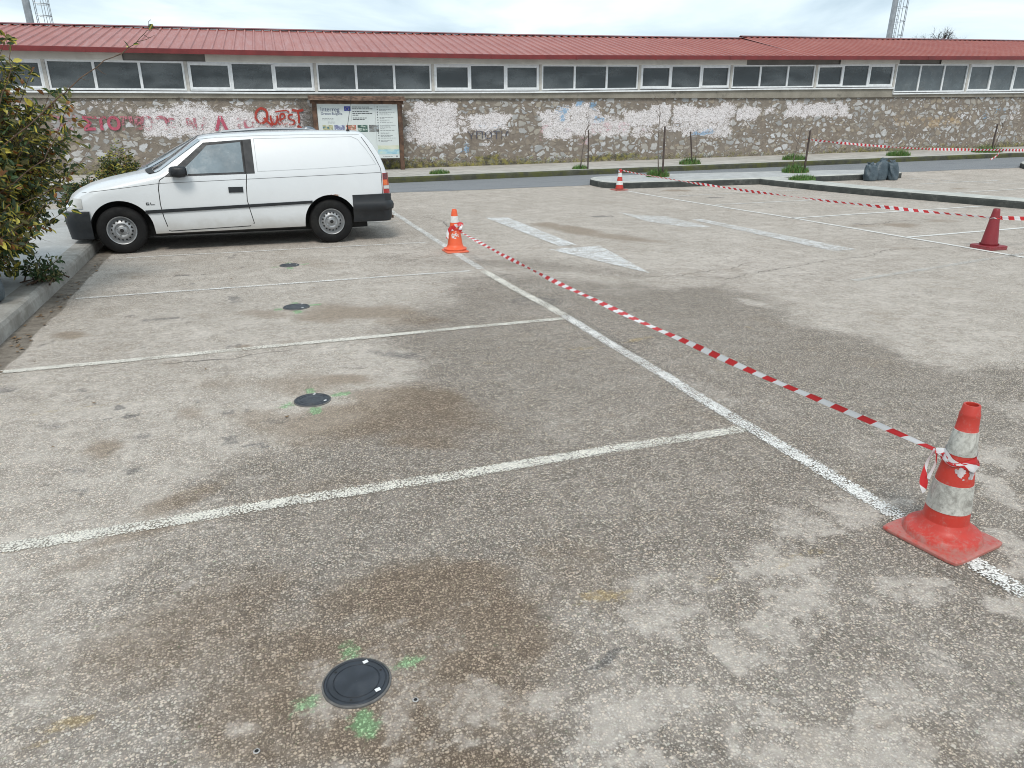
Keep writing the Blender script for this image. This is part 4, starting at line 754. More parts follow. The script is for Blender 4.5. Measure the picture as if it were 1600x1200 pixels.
rd=random.Random(5); b=MB(); b.tube([(0,0,0),(.1,0,3),(0,0,6.6)],[.35,.28,.22],8); b.build('trunk',M_bark,bt)
b=MB(); 
for dx,dz,L_ in ((-1.,.38,1.9),(-.45,.75,1.4),(.1,.8,1.3),(.5,.7,1.4),(1.,.38,1.7),(1,.1,1.5),(-1,.1,1.7)): grow(b,Vector((0,0,6.7+.5*abs(dz))),Vector((dx,rd.uniform(-.4,.4),dz)),L_*1.0,.12,4,rd,.03,.5)
b.build('crown',M_bark,bt)
# ---------------- cars: lofted bodies
M_white=None
def carpaint(name,c,dirt=(.35,.31,.25),rough=.28,coat=.6,rust=False):
    t=NT(name); v=t.obj(); z=t.sep(v)[2]; n=t.noise(v,3,6,.65); nf=t.noise(v,30,4,.7)
    col=t.mix(t.mr(n,.35,.75,0,.25),c,tuple(x*.86 for x in c))
    d=t.math('ADD',t.mr(z,.55,.18),t.math('MULTIPLY',t.math('SUBTRACT',n,.55),1.2)); col=t.mix(t.mr(d,.1,1.1,0,.5),col,dirt)
    col=t.mix(t.mr(nf,.68,.8,0,.18),col,(.4,.38,.33))
    if rust:
        x=t.sep(v)[0]; k=t.math('MULTIPLY',t.mr(t.math('ABSOLUTE',t.math('SUBTRACT',x,1.12)),.2,.02),t.mr(t.math('ABSOLUTE',t.math('SUBTRACT',z,.648)),.035,.0))
        col=t.mix(t.mr(t.math('ADD',k,t.math('SUBTRACT',t.noise(v,40,5,.7),.5)),.62,.85,0,.9),col,(.22,.10,.05))
    t.base(col); t.rough(t.mr(n,.3,.7,rough,rough+.15)); t.b.inputs['Coat Weight'].default_value=coat; t.b.inputs['Coat Roughness'].default_value=.12; return t.mat
M_white=carpaint('white_van_paint',(.67,.69,.705),rust=True); M_carsil=carpaint('slate_car_paint',(.10,.125,.155),rough=.25,coat=1.)
M_blackpl=simple('dark_bumper_plastic',(.012,.0145,.018),.5,var=.15,dirt=(.05,.05,.047),dirtamt=.25)
M_gap=simple('black_rubber',(.02,.02,.02),.8)
M_well=simple('wheel_well',(.02,.02,.02),.9)
M_rub=simple('tyre_rubber',(.010,.010,.0105),.8,var=.2,spec=.25,dirt=(.045,.042,.036),dirtamt=.3)
M_rim=simple('steel_rim',(.36,.37,.38),.42,metal=.55,var=.12,dirt=(.14,.12,.1),dirtamt=.45)
def glass_mat(name,c,r):
    t=NT(name); v=t.obj(); n=t.noise(v,2.5,4,.6); t.base(t.mix(t.mr(n,.35,.65),c,tuple(x*1.35 for x in c))); t.rough(t.mr(t.noise(v,6,5,.7),.35,.65,r,r+.18)); t.b.inputs['Specular IOR Level'].default_value=.9; t.b.inputs['Coat Weight'].default_value=.8; t.b.inputs['Coat Roughness'].default_value=r; return t.mat
M_glass=glass_mat('misted_side_glass',(.13,.165,.185),.10); M_ws=glass_mat('windscreen_glass',(.10,.13,.14),.05)
M_red=simple('red_lens',(.33,.015,.012),.25,var=.1,coat=.6); M_or=simple('orange_lens',(.62,.12,.02),.25,var=.1,coat=.6); M_cl=simple('clear_lens',(.5,.5,.48),.2,coat=.6,var=.1); M_dred=simple('smoked_red_lens',(.12,.012,.015),.25,coat=.6)
M_mir=simple('mirror_glass',(.5,.55,.6),.08,metal=1)
M_exh=simple('rusty_steel',(.10,.06,.04),.8,var=.4)
class Car:
    def __init__(s,top,belt,crease,W,tumble,bot,x0,x1,fshift=.12,rshift=.05):
        s.top=top;s.belt=belt;s.crease=crease;s.W=W;s.tu=tumble;s.bot=bot;s.x0=x0;s.x1=x1;s.fs=fshift;s.rs=rshift
    f=staticmethod(lambda x,t:float(np.interp(x,[a for a,b in t],[b for a,b in t])))
    def topz(s,x,q):
        # q=lateral fraction; windscreen and tail curve in plan
        sh=s.fs*(1-q*q)*float(sst(np.array(.1-x),0,.5)); sr=s.rs*(1-q*q)*float(sst(np.array(x-1.2),0,.4))
        return s.f(min(x+sh,0.1) if x<.1 else x-sr,s.top)
    def section(s,x):
        W=s.f(x,s.W); b=s.f(x,s.bot); zt=s.topz(x,1); zc=min(s.f(x,s.crease),zt-.085); zb=min(s.f(x,s.belt),zt-.035)
        tw=s.f(x,s.tu); ze=max(zb+.012,zt-.055*min(1,(zt-zb)/.2+.25)); we=W-.03-(ze-zb)*tw-.004
        P=[(0,b),(W-.14,b),(W-.035,b+.03),(W-.008,b+.09),(W-.002,.45),(W,.60),(W-.004,.72 if zc>.74 else zc-.02),(W-.014,zc),(W-.03,zb),(we,ze),(we-.035,s.topz(x,.9)-.012),(we-.09,s.topz(x,.85)),(we*.6,s.topz(x,.6)+.008),(we*.3,s.topz(x,.3)+.014),(0,s.topz(x,0)+.016)]
        for i in range(2,len(P)):   # keep monotone up the side
            if i<=9 and P[i][1]<P[i-1][1]+.004: P[i]=(P[i][0],P[i-1][1]+.004)
        for i in (10,11,12,13,14):
            if P[i][1]<P[9][1]+.002*(i-9): P[i]=(P[i][0],P[9][1]+.002*(i-9))
        return P
    def side_y(s,x,z):
        P=s.section(x); 
        zs=[p[1] for p in P[2:11]]; ws=[p[0] for p in P[2:11]]
        return float(np.interp(z,zs,ws))
    def body(s,parent,mats,xs,wells,sharp=28):
        for cx,cz,r in wells:
            xs=[x for x in xs if abs(x-cx)>r+.012]+[cx+r*math.cos(a) for a in np.linspace(.02,math.pi-.02,26)]+[cx-r-.002,cx+r+.002]
        xs=sorted(xs); v=[];n=None
        for x in xs:
            P=s.section(x); za=-1
            for cx,cz,r in wells:
                if abs(x-cx)<r: za=cz+math.sqrt(r*r-(x-cx)**2)
            b=P[0][1]; W=P[5][0]
            Q=[P[0],(W-.27,b),(W-.27,max(b,za)),(P[1][0],max(P[1][1],za))]
            for k in range(2,9):
                z=max(P[k][1],za+.004*(k-1)); Q.append((s.side_y(x,z) if z>P[k][1]+1e-6 else P[k][0],z))
            Q+=P[9:]
            ring=[(x,-w_,z) for w_,z in Q]+[(x,w_,z) for w_,z in Q[-2:0:-1]]
            n=len(ring); v+=ring
        f=[];mi=[]
        for i in range(len(xs)-1):
            for j in range(n): f.append((i*n+j,(i+1)*n+j,(i+1)*n+(j+1)%n,i*n+(j+1)%n)); mi.append(1 if (j<4 or j>=n-4) else 0)
        f.append(tuple(range(n))); f.append(tuple((len(xs)-1)*n+j for j in range(n))[::-1]); mi+=[0,0]
        return mk('body',v,f,mats,parent,smooth=True,mi=mi,sharp=sharp)
    def patch(s,name,mat,parent,l,r,zb,zt,off=.004,sides=(-1,1),nx=10,nz=6,thick=.0):
        # l(t), r(t): x at height fraction t ; zb(x), zt(x)
        out=None
        for sg in sides:
            v=[];f=[]
            for j in range(nz+1):
                t=j/nz
                for i in range(nx+1):
                    u=i/nx; x=l(t)+(r(t)-l(t))*u; z=zb(x)+(zt(x)-zb(x))*t
                    v.append((x,sg*(s.side_y(x,z)+off),z))
            for j in range(nz):
                for i in range(nx):
                    q=(j*(nx+1)+i,j*(nx+1)+i+1,(j+1)*(nx+1)+i+1,(j+1)*(nx+1)+i); f.append(q if sg<0 else q[::-1])
            # rim so the patch has a real edge
            nb=len(v); edge=[i for i in range(nx+1)]+[j*(nx+1)+nx for j in range(1,nz+1)]+[nz*(nx+1)+i for i in range(nx-1,-1,-1)]+[j*(nx+1) for j in range(nz-1,0,-1)]
            for e in edge: v.append((v[e][0],v[e][1]-sg*(off+.01),v[e][2]))
            m_=len(edge)
            for k in range(m_):
                q=(edge[k],nb+k,nb+(k+1)%m_,edge[(k+1)%m_]); f.append(q if sg<0 else q[::-1])
            out=mk(name,v,f,mat,parent,smooth=True,sharp=35)
        return out
    def groove(s,pts,parent,mat,sides=(-1,1),w_=.007,name='gap_crease_line',target=None,off=.0015):
        mb=target or MB()
        for sg in sides:
            P=[]
            for (x0,z0),(x1,z1) in zip(pts[:-1],pts[1:]):
                n=max(1,int(math.dist((x0,z0),(x1,z1))/.05))
                for i in range(n): t=i/n; P.append((x0+(x1-x0)*t,z0+(z1-z0)*t))
            P.append(pts[-1]); v=[]
            for i,(x,z) in enumerate(P):
                a=P[max(i-1,0)];b=P[min(i+1,len(P)-1)]; d=Vector((b[0]-a[0],b[1]-a[1])).normalized()*w_/2
                for e in (-1,1):
                    xx=x-d.y*e;zz=z+d.x*e; v.append((xx,sg*(s.side_y(xx,zz)+off),zz))
            mb.add(v,[(2*i,2*i+1,2*i+3,2*i+2) for i in range(len(P)-1)])
        if not target: mb.build(name,mat,parent)
    def toppatch(s,name,mat,parent,xa,xb,q0,q1,off=.006,nx=8,nq=12):
        # xa(q),xb(q): x limits by lateral fraction
        v=[];f=[]
        def pt(x,q):
            P=s.section(x); we=P[9][0]; q_=abs(q)
            ys=[0,we*.3,we*.6,we-.09,we-.035,we]; zs=[P[14][1],P[13][1],P[12][1],P[11][1],P[10][1],P[9][1]]
            y=q_*we; return y*(1 if q>0 else -1),float(np.interp(y,ys,zs))
        for i in range(nx+1):
            for j in range(nq+1):
                q=q0+(q1-q0)*j/nq; x=xa(q)+(xb(q)-xa(q))*i/nx; y,z=pt(x,q); v.append((x-off*.6,y,z+off*.9))
        f=[(i*(nq+1)+j,i*(nq+1)+j+1,(i+1)*(nq+1)+j+1,(i+1)*(nq+1)+j) for i in range(nx) for j in range(nq)]
        return mk(name,v,[q[::-1] for q in f],mat,parent,smooth=True)
def wheel(parent,x,y,z,r,side,rimr=.178,rot=0.,wd=.165,mtyre=None):
    sg=side; M=Matrix.Translation((x,y,z))@Matrix.Rotation(R(90)*(1 if sg<0 else -1),4,'X')@Matrix.Rotation(rot,4,'Z')   # local +z points outwards
    h=wd/2
    t=MB(); t.lathe([(rimr-.004,h-.012),(rimr+.008,h-.002),(rimr+.03,h+.004),(r-.045,h+.002),(r-.016,h-.014),(r-.004,h-.034),(r,h-.05),(r,h-.058),(r-.007,h-.06),(r-.007,h-.066),(r,h-.068),(r,-h+.05),(r-.02,-h+.01),(rimr,-h+.01),(rimr-.02,-h+.02)],48,M=M)
    ty=t.build('tyre',M_rub,parent,smooth=True,sharp=30)
    b=MB(); b.lathe([(rimr,h-.012),(rimr-.006,h-.002),(rimr-.014,h-.006),(rimr-.022,h-.03),(rimr-.034,h-.048),(.128,h-.040),(.112,h-.022),(.088,h-.016),(.078,h-.034),(.062,h-.040),(.052,h-.032),(.034,h-.030),(.030,h-.012),(.018,h-.008),(0.0005,h-.007)],48,M=M)
    rm=b.build('rim',M_rim,parent,smooth=True,sharp=40)
    c=MB(); n=16
    for k in range(n):
        a=2*math.pi*k/n; cx,cy=.1205*math.cos(a),.1205*math.sin(a); m=12; vs=[]
        ax=Vector((math.cos(a),math.sin(a),0)); tx=Vector((-math.sin(a),math.cos(a),0))
        for i in range(m): 
            p=ax*(.1205+.0105*math.cos(2*math.pi*i/m))+tx*(.0135*math.sin(2*math.pi*i/m)); rr=p.length; zz=float(np.interp(rr,[.088,.112,.128,.144],[h-.016,h-.022,h-.040,h-.048]))+.0025
            vs.append(M@Vector((p.x,p.y,zz)))
        c.add(vs,[tuple(range(m))])
    c.build('vent_holes',M_well,rm)
    c=MB()
    for k in range(4):
        a=2*math.pi*(k+.5)/4; c.lathe([(.009,h-.04),(.009,h-.024),(.0005,h-.022)],8,M=M@Matrix.Translation((.062*math.cos(a),.062*math.sin(a),0)))
    c.lathe([(.024,h-.03),(.024,h-.006),(.017,h-.004),(.0005,h-.004)],20,m=1,M=M)
    c.build('wheel_bolt',[M_rim,M_well],rm,smooth=True,sharp=35)
    return ty
def wheel_full(parent,x,y,z,r,side,rot=0.):
    w_=bpy.data.objects.new('wheel',None); COL.objects.link(w_); w_.parent=parent; w_.empty_display_size=.1
    wheel(w_,x,y,z,r,side,rot=rot); return w_
def wheel_axle(parent,x,y,z,r,side,rot=0.):
    # wheel = dark hub disc mesh carrying tyre and rim
    sg=side; b=MB(); M=Matrix.Translation((x,y,z))@Matrix.Rotation(R(90)*(1 if sg<0 else -1),4,'X'); b.lathe([(.02,-.05),(.14,-.05),(.14,.0),(.02,.0)],20,M=M,close=True)
    w_=b.build('wheel',M_well,parent); wheel(w_,x,y,z,r,side,rot=rot); return w_
# --- the white van: origin on the ground at mid width, x along world X (nose towards -x)
VY=10.36+.83
van=thing('panel_van','small white panel van with black side strip, parked nose to the kerb','van',(0,VY,0))
V=Car(top=[(-2.14,.56),(-2.10,.62),(-2.04,.69),(-1.95,.755),(-1.8,.825),(-1.6,.885),(-1.3,.945),(-1.06,.985),(-1.0,1.0),(-.46,1.375),(-.40,1.40),(-.3,1.42),(-.1,1.44),(.3,1.458),(.9,1.47),(1.4,1.468),(1.53,1.462),(1.58,1.45),(1.63,1.41),(1.70,1.325),(1.78,1.19),(1.84,1.05),(1.88,.94),(1.905,.80),(1.92,.62)],
 belt=[(-2.2,.72),(-1.0,.935),(-.9,.945),(.05,.96),(1.0,1.0),(1.9,1.035)],crease=[(-2.2,.72),(-1.95,.765),(-1.03,.86),(.03,.89),(1.81,.935),(2,.94)],
 W=[(-2.14,.66),(-2.1,.72),(-2.0,.775),(-1.85,.805),(-1.5,.828),(-1,.83),(1.4,.83),(1.7,.815),(1.85,.79),(1.92,.765)],tumble=[(-2.2,.9),(-1.1,.6),(-.9,.42),(-.4,.35),(1.9,.33)],
 bot=[(-2.14,.30),(-1.9,.22),(-1.2,.205),(.8,.215),(1.3,.26),(1.92,.33)],x0=-2.14,x1=1.92)
xs=list(np.r_[np.linspace(-2.14,-1.9,8),np.linspace(-1.85,-1.1,14),np.linspace(-1.05,-.25,22),np.linspace(-.15,1.4,20),np.linspace(1.45,1.92,20)])
vb=V.body(van,[M_white,M_well],xs,[(-1.53,.29,.37),(1.07,.30,.352)])
cst=lambda c:(lambda *a:c)
lin=lambda x0,y0,x1,y1:(lambda x:y0+(y1-y0)*(x-x0)/(x1-x0))
# black surround, then the glass of the front side windows
V.patch('window_surround',M_blackpl,van,lambda t:-.965+.51*t,cst(.135),lin(-.95,.937,.1,.957),lin(-.46,1.345,.13,1.382),off=.003,nx=12)
for sg in(-1,1): 
    gl=V.patch('side_window',M_glass,van,lambda t:-.80+.385*t,cst(.0),lin(-.9,.965,.02,.978),lin(-.46,1.305,.02,1.35),off=.0075,sides=(sg,),nx=10)
V.patch('door_frame_bar',M_gap,van,cst(.012),cst(.03),cst(.96),cst(1.365),off=.006,nx=1)
V.toppatch('windscreen',M_ws,van,lambda q:-1.055-.10*(1-q*q)+.0,lambda q:-.475-.075*(1-q*q),-.93,.93,off=.006)
V.toppatch('cowl_panel',M_gap,van,lambda q:-1.12-.11*(1-q*q),lambda q:-1.045-.10*(1-q*q),-.93,.93,off=.010,nx=3)
door=[(-.965,.935),(-1.02,.90),(-1.045,.80),(-1.05,.6),(-1.035,.45),(-.995,.27),(-.97,.262),(0.0,.285),(.055,.32),(.02,.5),(.0,.62),(.01,.8),(.03,.95)]
M_seam=simple('soft_panel_crease',(.42,.44,.45),.5)
for sg in (-1,1):
    V.groove(door,van,M_gap,(sg,),w_=.010)
    V.groove([(-1.93,.765),(-1.03,.862),(.0,.888),(1.80,.935)],van,M_seam if 0 else M_gap,(sg,),w_=.0045)  # dark strip painted along the body crease as its shade, no gap there
    V.groove([(1.575,1.40),(1.64,1.30),(1.73,1.14),(1.795,.99),(1.80,.935),(1.80,.65)],van,M_gap,(sg,),w_=.008)
    V.groove([(.17,1.388),(1.44,1.405),(1.52,1.37),(1.62,1.24),(1.74,1.04),(1.0,1.005),(.17,.98),(.17,1.385)],van,M_seam,(sg,),w_=.006,name='panel_crease')
    V.groove([(-.5,1.385),(-.3,1.405),(.2,1.425),(1.0,1.437),(1.55,1.435)],van,M_seam,(sg,),w_=.007,name='panel_crease')
# side strip
V.patch('side_moulding',M_blackpl,van,cst(-1.235),cst(.835),lin(-1.22,.495,.8,.552),lin(-1.22,.537,.8,.588),off=.016,nx=20,nz=2)
# door handle
for sg in(-1,1): 
    h=V.patch('door_handle',M_blackpl,van,cst(-.215),cst(-.035),cst(.725),cst(.795),off=.012,sides=(sg,),nx=4,nz=3)
# badge lettering on the wing (GL-like)
bd=MB(); 
for sg in (-1,):
    y=lambda x,z:sg*(V.side_y(x,z)+.004)
    for a,b,c,d in ((-1.215,.60,.008,.03),(-1.215,.60,.035,.008),(-1.215,.625,.035,.008),(-1.186,.60,.008,.018),(-1.200,.612,.02,.006),(-1.165,.60,.008,.033),(-1.165,.60,.05,.008)):
        bd.add([(a,y(a,b),b),(a+c,y(a,b),b),(a+c,y(a,b),b+d),(a,y(a,b),b+d)],[(0,1,2,3)])
bd.build('badge',M_gap,van)
# bumpers as rounded wraps
def wrap(name,pl,mat,parent,prof,sf=None):
    # pl: plan outline list (x,y) open; prof: (outset,z)
    n=len(pl); v=[];P=[Vector(p) for p in pl]
    for (o_,z) in prof:
        for i,p in enumerate(P):
            d=(P[min(i+1,n-1)]-P[max(i-1,0)]).normalized(); nn=Vector((d.y,-d.x)); q=p+nn*(o_*(sf(p.x) if sf and o_>0 else 1)); v.append((q.x,q.y,z))
    k=len(prof); f=[(j*n+i,j*n+i+1,(j+1)*n+i+1,(j+1)*n+i) for j in range(k-1) for i in range(n-1)]
    return mk(name,v,f,mat,parent,smooth=True,sharp=38)
def plan(xs_,y0,side,rc=.12):
    # U shape around one end; side=+1 rear, -1 front
    a,b=xs_; pts=[(a,-y0)]+[(b-side*rc+side*rc*math.sin(t),-y0+rc*1.0-rc*math.cos(t)) for t in np.linspace(0,math.pi/2,7)]
    pts+= [(b+side*.02*math.sin(math.pi*k/6),-y0+rc+(2*y0-2*rc)*k/6) for k in range(1,6)]
    pts+=[(b-side*rc+side*rc*math.sin(t),y0-rc+rc*math.cos(t)) for t in np.linspace(math.pi/2,0,7)]+[(a,y0)]
    return pts if side>0 else pts[::-1]
wrap('rear_bumper',plan((1.375,1.925),.828,1),M_blackpl,van,[(-.05,.27),(-.01,.28),(.006,.33),(.010,.425),(.036,.445),(.042,.50),(.03,.535),(.010,.555),(.006,.645),(-.03,.65)],lambda x:.25+.75*float(sst(np.array(x),1.55,1.9)))
wrap('front_bumper',plan((-1.87,-2.14),.822,-1),M_blackpl,van,[(-.03,.20),(-.0,.21),(.012,.30),(.03,.42),(.03,.50),(.015,.54),(-.03,.545)],lambda x:.25+.75*float(sst(np.array(-x),1.85,2.1)))
# rear lamps
for sg in (-1,1):
    lamp=V.patch('tail_light',M_red,van,cst(1.815),cst(1.905),cst(.655),cst(.925),off=.010,sides=(sg,),nx=4,nz=3)
    V.patch('lens',M_dred,lamp,cst(1.82),cst(1.90),cst(.845),cst(.918),off=.0135,sides=(sg,),nx=3,nz=2); V.patch('lens',M_or,lamp,cst(1.82),cst(1.90),cst(.765),cst(.835),off=.0135,sides=(sg,),nx=3,nz=2); V.patch('lens',M_cl,lamp,cst(1.82),cst(1.90),cst(.715),cst(.758),off=.0135,sides=(sg,),nx=3,nz=2)
    m=MB(); hl=V.patch('headlight',M_cl,van,cst(-2.07),cst(-1.94),cst(.58),cst(.70),off=.010,sides=(sg,),nx=4,nz=3)
m=MB(); m.box((-2.135,0,.60),(.03,.9,.09)); bevel(m.build('grille',M_blackpl,van),.01)
m=MB(); m.box((-2.185,0,.38),(.012,.5,.11)); m.build('number_plate',simple('plate_white',(.6,.6,.58),.5),van)
m=MB(); m.box((1.945,0,.74),(.012,.5,.11)); m.build('number_plate',bpy.data.materials['plate_white'],van)
# mirrors
for sg in(-1,1):
    mm=MB(); y0=sg*(V.side_y(-.78,.98)+.0); N_=8; prof=[]
    v=[];n=12
    for (dx,dy,sx,sz) in ((-.035,0,.05,.035),(-.03,.05,.08,.05),(-.02,.08,.11,.066),(.0,.15,.12,.072),(.005,.19,.10,.06),(.01,.205,.04,.03)):
        for k in range(n):
            a=2*math.pi*k/n; cx=math.copysign(abs(math.cos(a))**.6,math.cos(a)); cz=math.copysign(abs(math.sin(a))**.6,math.sin(a)); v.append((-.765+dx+sx*cx*(.75 if cx>0 else 1.),y0+sg*dy,1.005+sz*cz))
    f=[(i*n+k,i*n+(k+1)%n,(i+1)*n+(k+1)%n,(i+1)*n+k) for i in range(5) for k in range(n)]+[tuple(range(n)),tuple(range(5*n,6*n))]
    if sg>0: f=[q[::-1] for q in f]
    mi_=mk('wing_mirror',v,f,M_blackpl,van,smooth=True,sharp=60)
    g2=MB(); g2.box((-.672,y0+sg*.13,1.005),(.004,.12,.085)); g2.build('mirror_glass',M_mir,mi_)
# aerial on the rear of the roof
a=MB(); a.lathe([(.03,1.465),(.022,1.485),(.008,1.505),(.006,1.55)],10,M=Matrix.Translation((1.43,-.45,0))); a.tube([(1.43,-.45,1.54),(1.47,-.45,1.72),(1.50,-.45,1.88)],[.004,.003,.002],5); a.build('aerial',M_gap,van)
a=MB(); a.tube([(1.5,-.35,.29),(1.9,-.35,.28),(2.02,-.35,.275)],.022,8); a.build('exhaust_pipe',M_exh,van)
a=MB(); a.box((-.2,0,.22),(3.6,1.08,.10)); a.build('underbody',M_well,van)
# sill lip with dirt
for x,z in ((-1.545,.295),(1.07,.295)):
    for sg in(-1,1): wheel_axle(van,x,sg*.735,z,.295,sg,rot=.3 if x<0 else .1)
# wiper
a=MB()
for y_ in (-.45,.15): a.tube([(-1.10,y_-.0,1.015),(-.98,y_+.2,1.08),(-.95,y_+.42,1.10)],.008,5)
a.build('wiper',M_gap,van)
# --- dark estate car in the bay beyond
cy=13.75
est=thing('estate_car','dark slate estate car with roof rails, mostly hidden behind the white van','car',(0.1,cy,0))
E_=Car(top=[(-2.3,.55),(-2.22,.64),(-2.1,.72),(-1.9,.80),(-1.6,.87),(-1.45,.92),(-.62,1.36),(-.5,1.39),(-.2,1.425),(.3,1.445),(.9,1.435),(1.35,1.40),(1.5,1.36),(1.62,1.25),(1.75,1.05),(1.82,.8)],
 belt=[(-2.3,.62),(-1.4,.86),(0,.93),(1.8,1.0)],crease=[(-2.3,.56),(-1.4,.78),(0,.83),(1.8,.86)],W=[(-2.3,.66),(-2.2,.76),(-2.0,.84),(-1.7,.875),(1.2,.875),(1.6,.84),(1.82,.76)],
 tumble=[(-2.3,.9),(-1.5,.7),(-1.2,.45),(1.9,.42)],bot=[(-2.3,.25),(-2.0,.18),(1.2,.18),(1.82,.28)],x0=-2.3,x1=1.82,fshift=.16)
xe=list(np.r_[np.linspace(-2.3,-2.0,8),np.linspace(-1.95,-1.55,8),np.linspace(-1.5,-.45,22),np.linspace(-.35,1.2,16),np.linspace(1.25,1.82,14)])
E_.body(est,[M_carsil,M_well],xe,[(-1.6,.31,.36),(.78,.31,.36)])
M_dglass=glass_mat('dark_side_glass',(.03,.036,.042),.06)
for l_,r_ in ((lambda t:-1.2+.6*t,cst(-.28)),(cst(-.2),cst(.52)),(cst(.6),lambda t:1.5-.3*t)):
    for sg in(-1,1): E_.patch('side_window',M_dglass,est,l_,r_,lin(-1.4,.935,1.8,1.02),lin(-.6,1.31,1.3,1.325),off=.005,sides=(sg,))
E_.toppatch('windscreen',M_ws,est,lambda q:-1.46-.15*(1-q*q),lambda q:-.66-.10*(1-q*q),-.93,.93,off=.006)
for sg in(-1,1):
    a=MB(); a.tube([(-.42,sg*.60,1.385),(-.36,sg*.595,1.44),(.3,sg*.59,1.485),(1.0,sg*.59,1.475),(1.2,sg*.59,1.44),(1.27,sg*.59,1.39)],.016,8); a.build('roof_rail',M_galv,est,smooth=True)
    E_.patch('headlight',M_cl,est,cst(-2.22),cst(-2.0),cst(.52),cst(.60),off=.008,sides=(sg,)); E_.patch('tail_light',M_red,est,cst(1.55),cst(1.78),cst(.78),cst(.98),off=.008,sides=(sg,))
    mm=MB(); mm.box((-1.05,sg*.97,.98),(.12,.2,.12)); bevel(mm.build('wing_mirror',M_carsil,est),.04,3)
    for x in(-1.6,.78): wheel_axle(est,x,sg*.775,.31,.31,sg)
a=MB(); a.box((-.25,0,.24),(3.6,1.16,.10)); a.build('underbody',M_well,est)
a=MB(); a.lathe([(.09,0),(.07,.04),(.03,.075),(.0005,.085)],12,M=Matrix.Translation((1.05,0,1.44))@Matrix.Diagonal((1.6,.4,1,1))); a.build('roof_aerial',M_carsil,est,smooth=True)
# ---------------- traffic cones
def cone_plastic(name,c,dirt,amt,fade):
    t=NT(name); v=t.obj(); z=t.sep(v)[2]; n=t.noise(v,9,6,.7); n2=t.noise(v,40,5,.75)
    col=t.mix(t.mr(n,.3,.7,0,.5),c,fade); low=t.mr(z,.075,.0,0,.30)
    col=t.mix(t.mr(t.math('ADD',n2,low),.5,.85,0,amt),col,dirt); scr=t.mr(t.noise(t.scale(v,(1,1,6)),14,6,.8,1.),.6,.72,0,amt*.8); col=t.mix(scr,col,dirt)
    t.base(col); t.rough(t.mr(n,.3,.7,.4,.6)); t.bump(n2,.15,.002); return t.mat
def sleeve(name,c,dirt,amt):
    t=NT(name); v=t.obj(); n=t.noise(t.scale(v,(1,1,.6)),14,6,.75,1.2); n2=t.noise(v,60,5,.7)
    col=t.mix(t.mr(n,.38,.68,0,amt),c,dirt); col=t.mix(t.mr(n2,.45,.7,0,amt*.6),col,tuple(x*.6 for x in dirt)); t.base(col); t.rough(.5); t.b.inputs['Specular IOR Level'].default_value=.4; return t.mat
M_coneR=cone_plastic('red_orange_cone_plastic',(.50,.035,.020),(.36,.20,.17),.7,(.38,.04,.03)); M_coneO=cone_plastic('bright_orange_cone_plastic',(.78,.115,.035),(.55,.3,.22),.3,(.70,.09,.03)); M_coneD=cone_plastic('dark_red_cone_plastic',(.205,.013,.02),(.30,.16,.15),.25,(.25,.02,.03))
M_sl1=sleeve('grimy_reflective_sleeve',(.55,.545,.50),(.24,.23,.205),.9); M_sl2=sleeve('white_reflective_sleeve',(.72,.72,.70),(.4,.38,.36),.4)
M_peel=simple('peeled_sticker',(.55,.5,.5),.7,var=.3)
# tape material: red and white bars from the length coordinate
def tape_mat():
    t=NT('red_white_barrier_tape'); u=t.sep(t.uv()); k=t.math('FRACT',t.math('ADD',t.math('MULTIPLY',u[0],1/.165),t.math('MULTIPLY',u[1],.22)))
    m=t.mr(k,.49,.51,smooth=False); c=t.mix(m,(.60,.03,.035),(.78,.78,.79)); t.base(c); t.rough(.35)
    tr=t.n('ShaderNodeBsdfTranslucent'); t.lk(c,tr.inputs[0]); ms=t.n('ShaderNodeMixShader'); ms.inputs[0].default_value=.22; t.lk(t.b.outputs[0],ms.inputs[1]); t.lk(tr.outputs[0],ms.inputs[2]); t.lk(ms.outputs[0],t.out.inputs[0]); return t.mat
M_tape=tape_mat()
def ribbon(pts,wfun,ang,fold=0.,u0=0.):
    # pts list of Vector, wfun(i,t) width, ang(t) roll angle; returns verts, faces, uv
    v=[];f=[];u=[];L_=u0;n=len(pts)
    for i,p in enumerate(pts):
        if i: L_+=(pts[i]-pts[i-1]).length
        d=(pts[min(i+1,n-1)]-pts[max(i-1,0)]).normalized(); a=d.cross(Vector((0,0,1))); a=a.normalized() if a.length>1e-4 else Vector((1,0,0)); b=a.cross(d)
        th=ang(i/(n-1)); w_=wfun(i/(n-1)); e=(a*math.cos(th)+b*math.sin(th)); g_=(b*math.cos(th)-a*math.sin(th))
        for k,(s_,h) in enumerate(((-.5,0),(-.17,fold),(.17,-fold),(.5,0))): v.append(p+e*s_*w_+g_*h*w_); u.append((L_,k/3))
    for i in range(n-1):
        for k in range(3): f.append((4*i+k,4*i+k+1,4*i+4+k+1,4*i+4+k))
    return v,f,u
def tape(name,label,A,B,sag,w_,group='red and white barrier tapes',tw=9.,n=160,seed=0,extra=None):
    A=Vector(A);B=Vector(B); pts=[]
    for i in range(n+1): t=i/n; p=A.lerp(B,t); p.z-=4*sag*t*(1-t); p+=Vector((math.sin(t*19+seed),math.cos(t*23+seed),math.sin(t*31+seed)))*.002; pts.append(p)
    L_=(B-A).length
    wf=lambda t:w_*(.8+.2*math.sin(t*37+seed))*min(1,.45+t*6,.45+(1-t)*6)
    v,f,u=ribbon(pts,wf,lambda t:1.15+.55*math.sin(t*tw+seed)+.25*math.sin(t*tw*2.7),.10)
    if extra:
        for q in extra:
            v2,f2,u2=q; b=len(v); v=v+v2; f=f+[tuple(i+b for i in a) for a in f2]; u=u+u2
    return tag(mk(name,v,f,M_tape,uv=u,smooth=True),label,'tape',group)
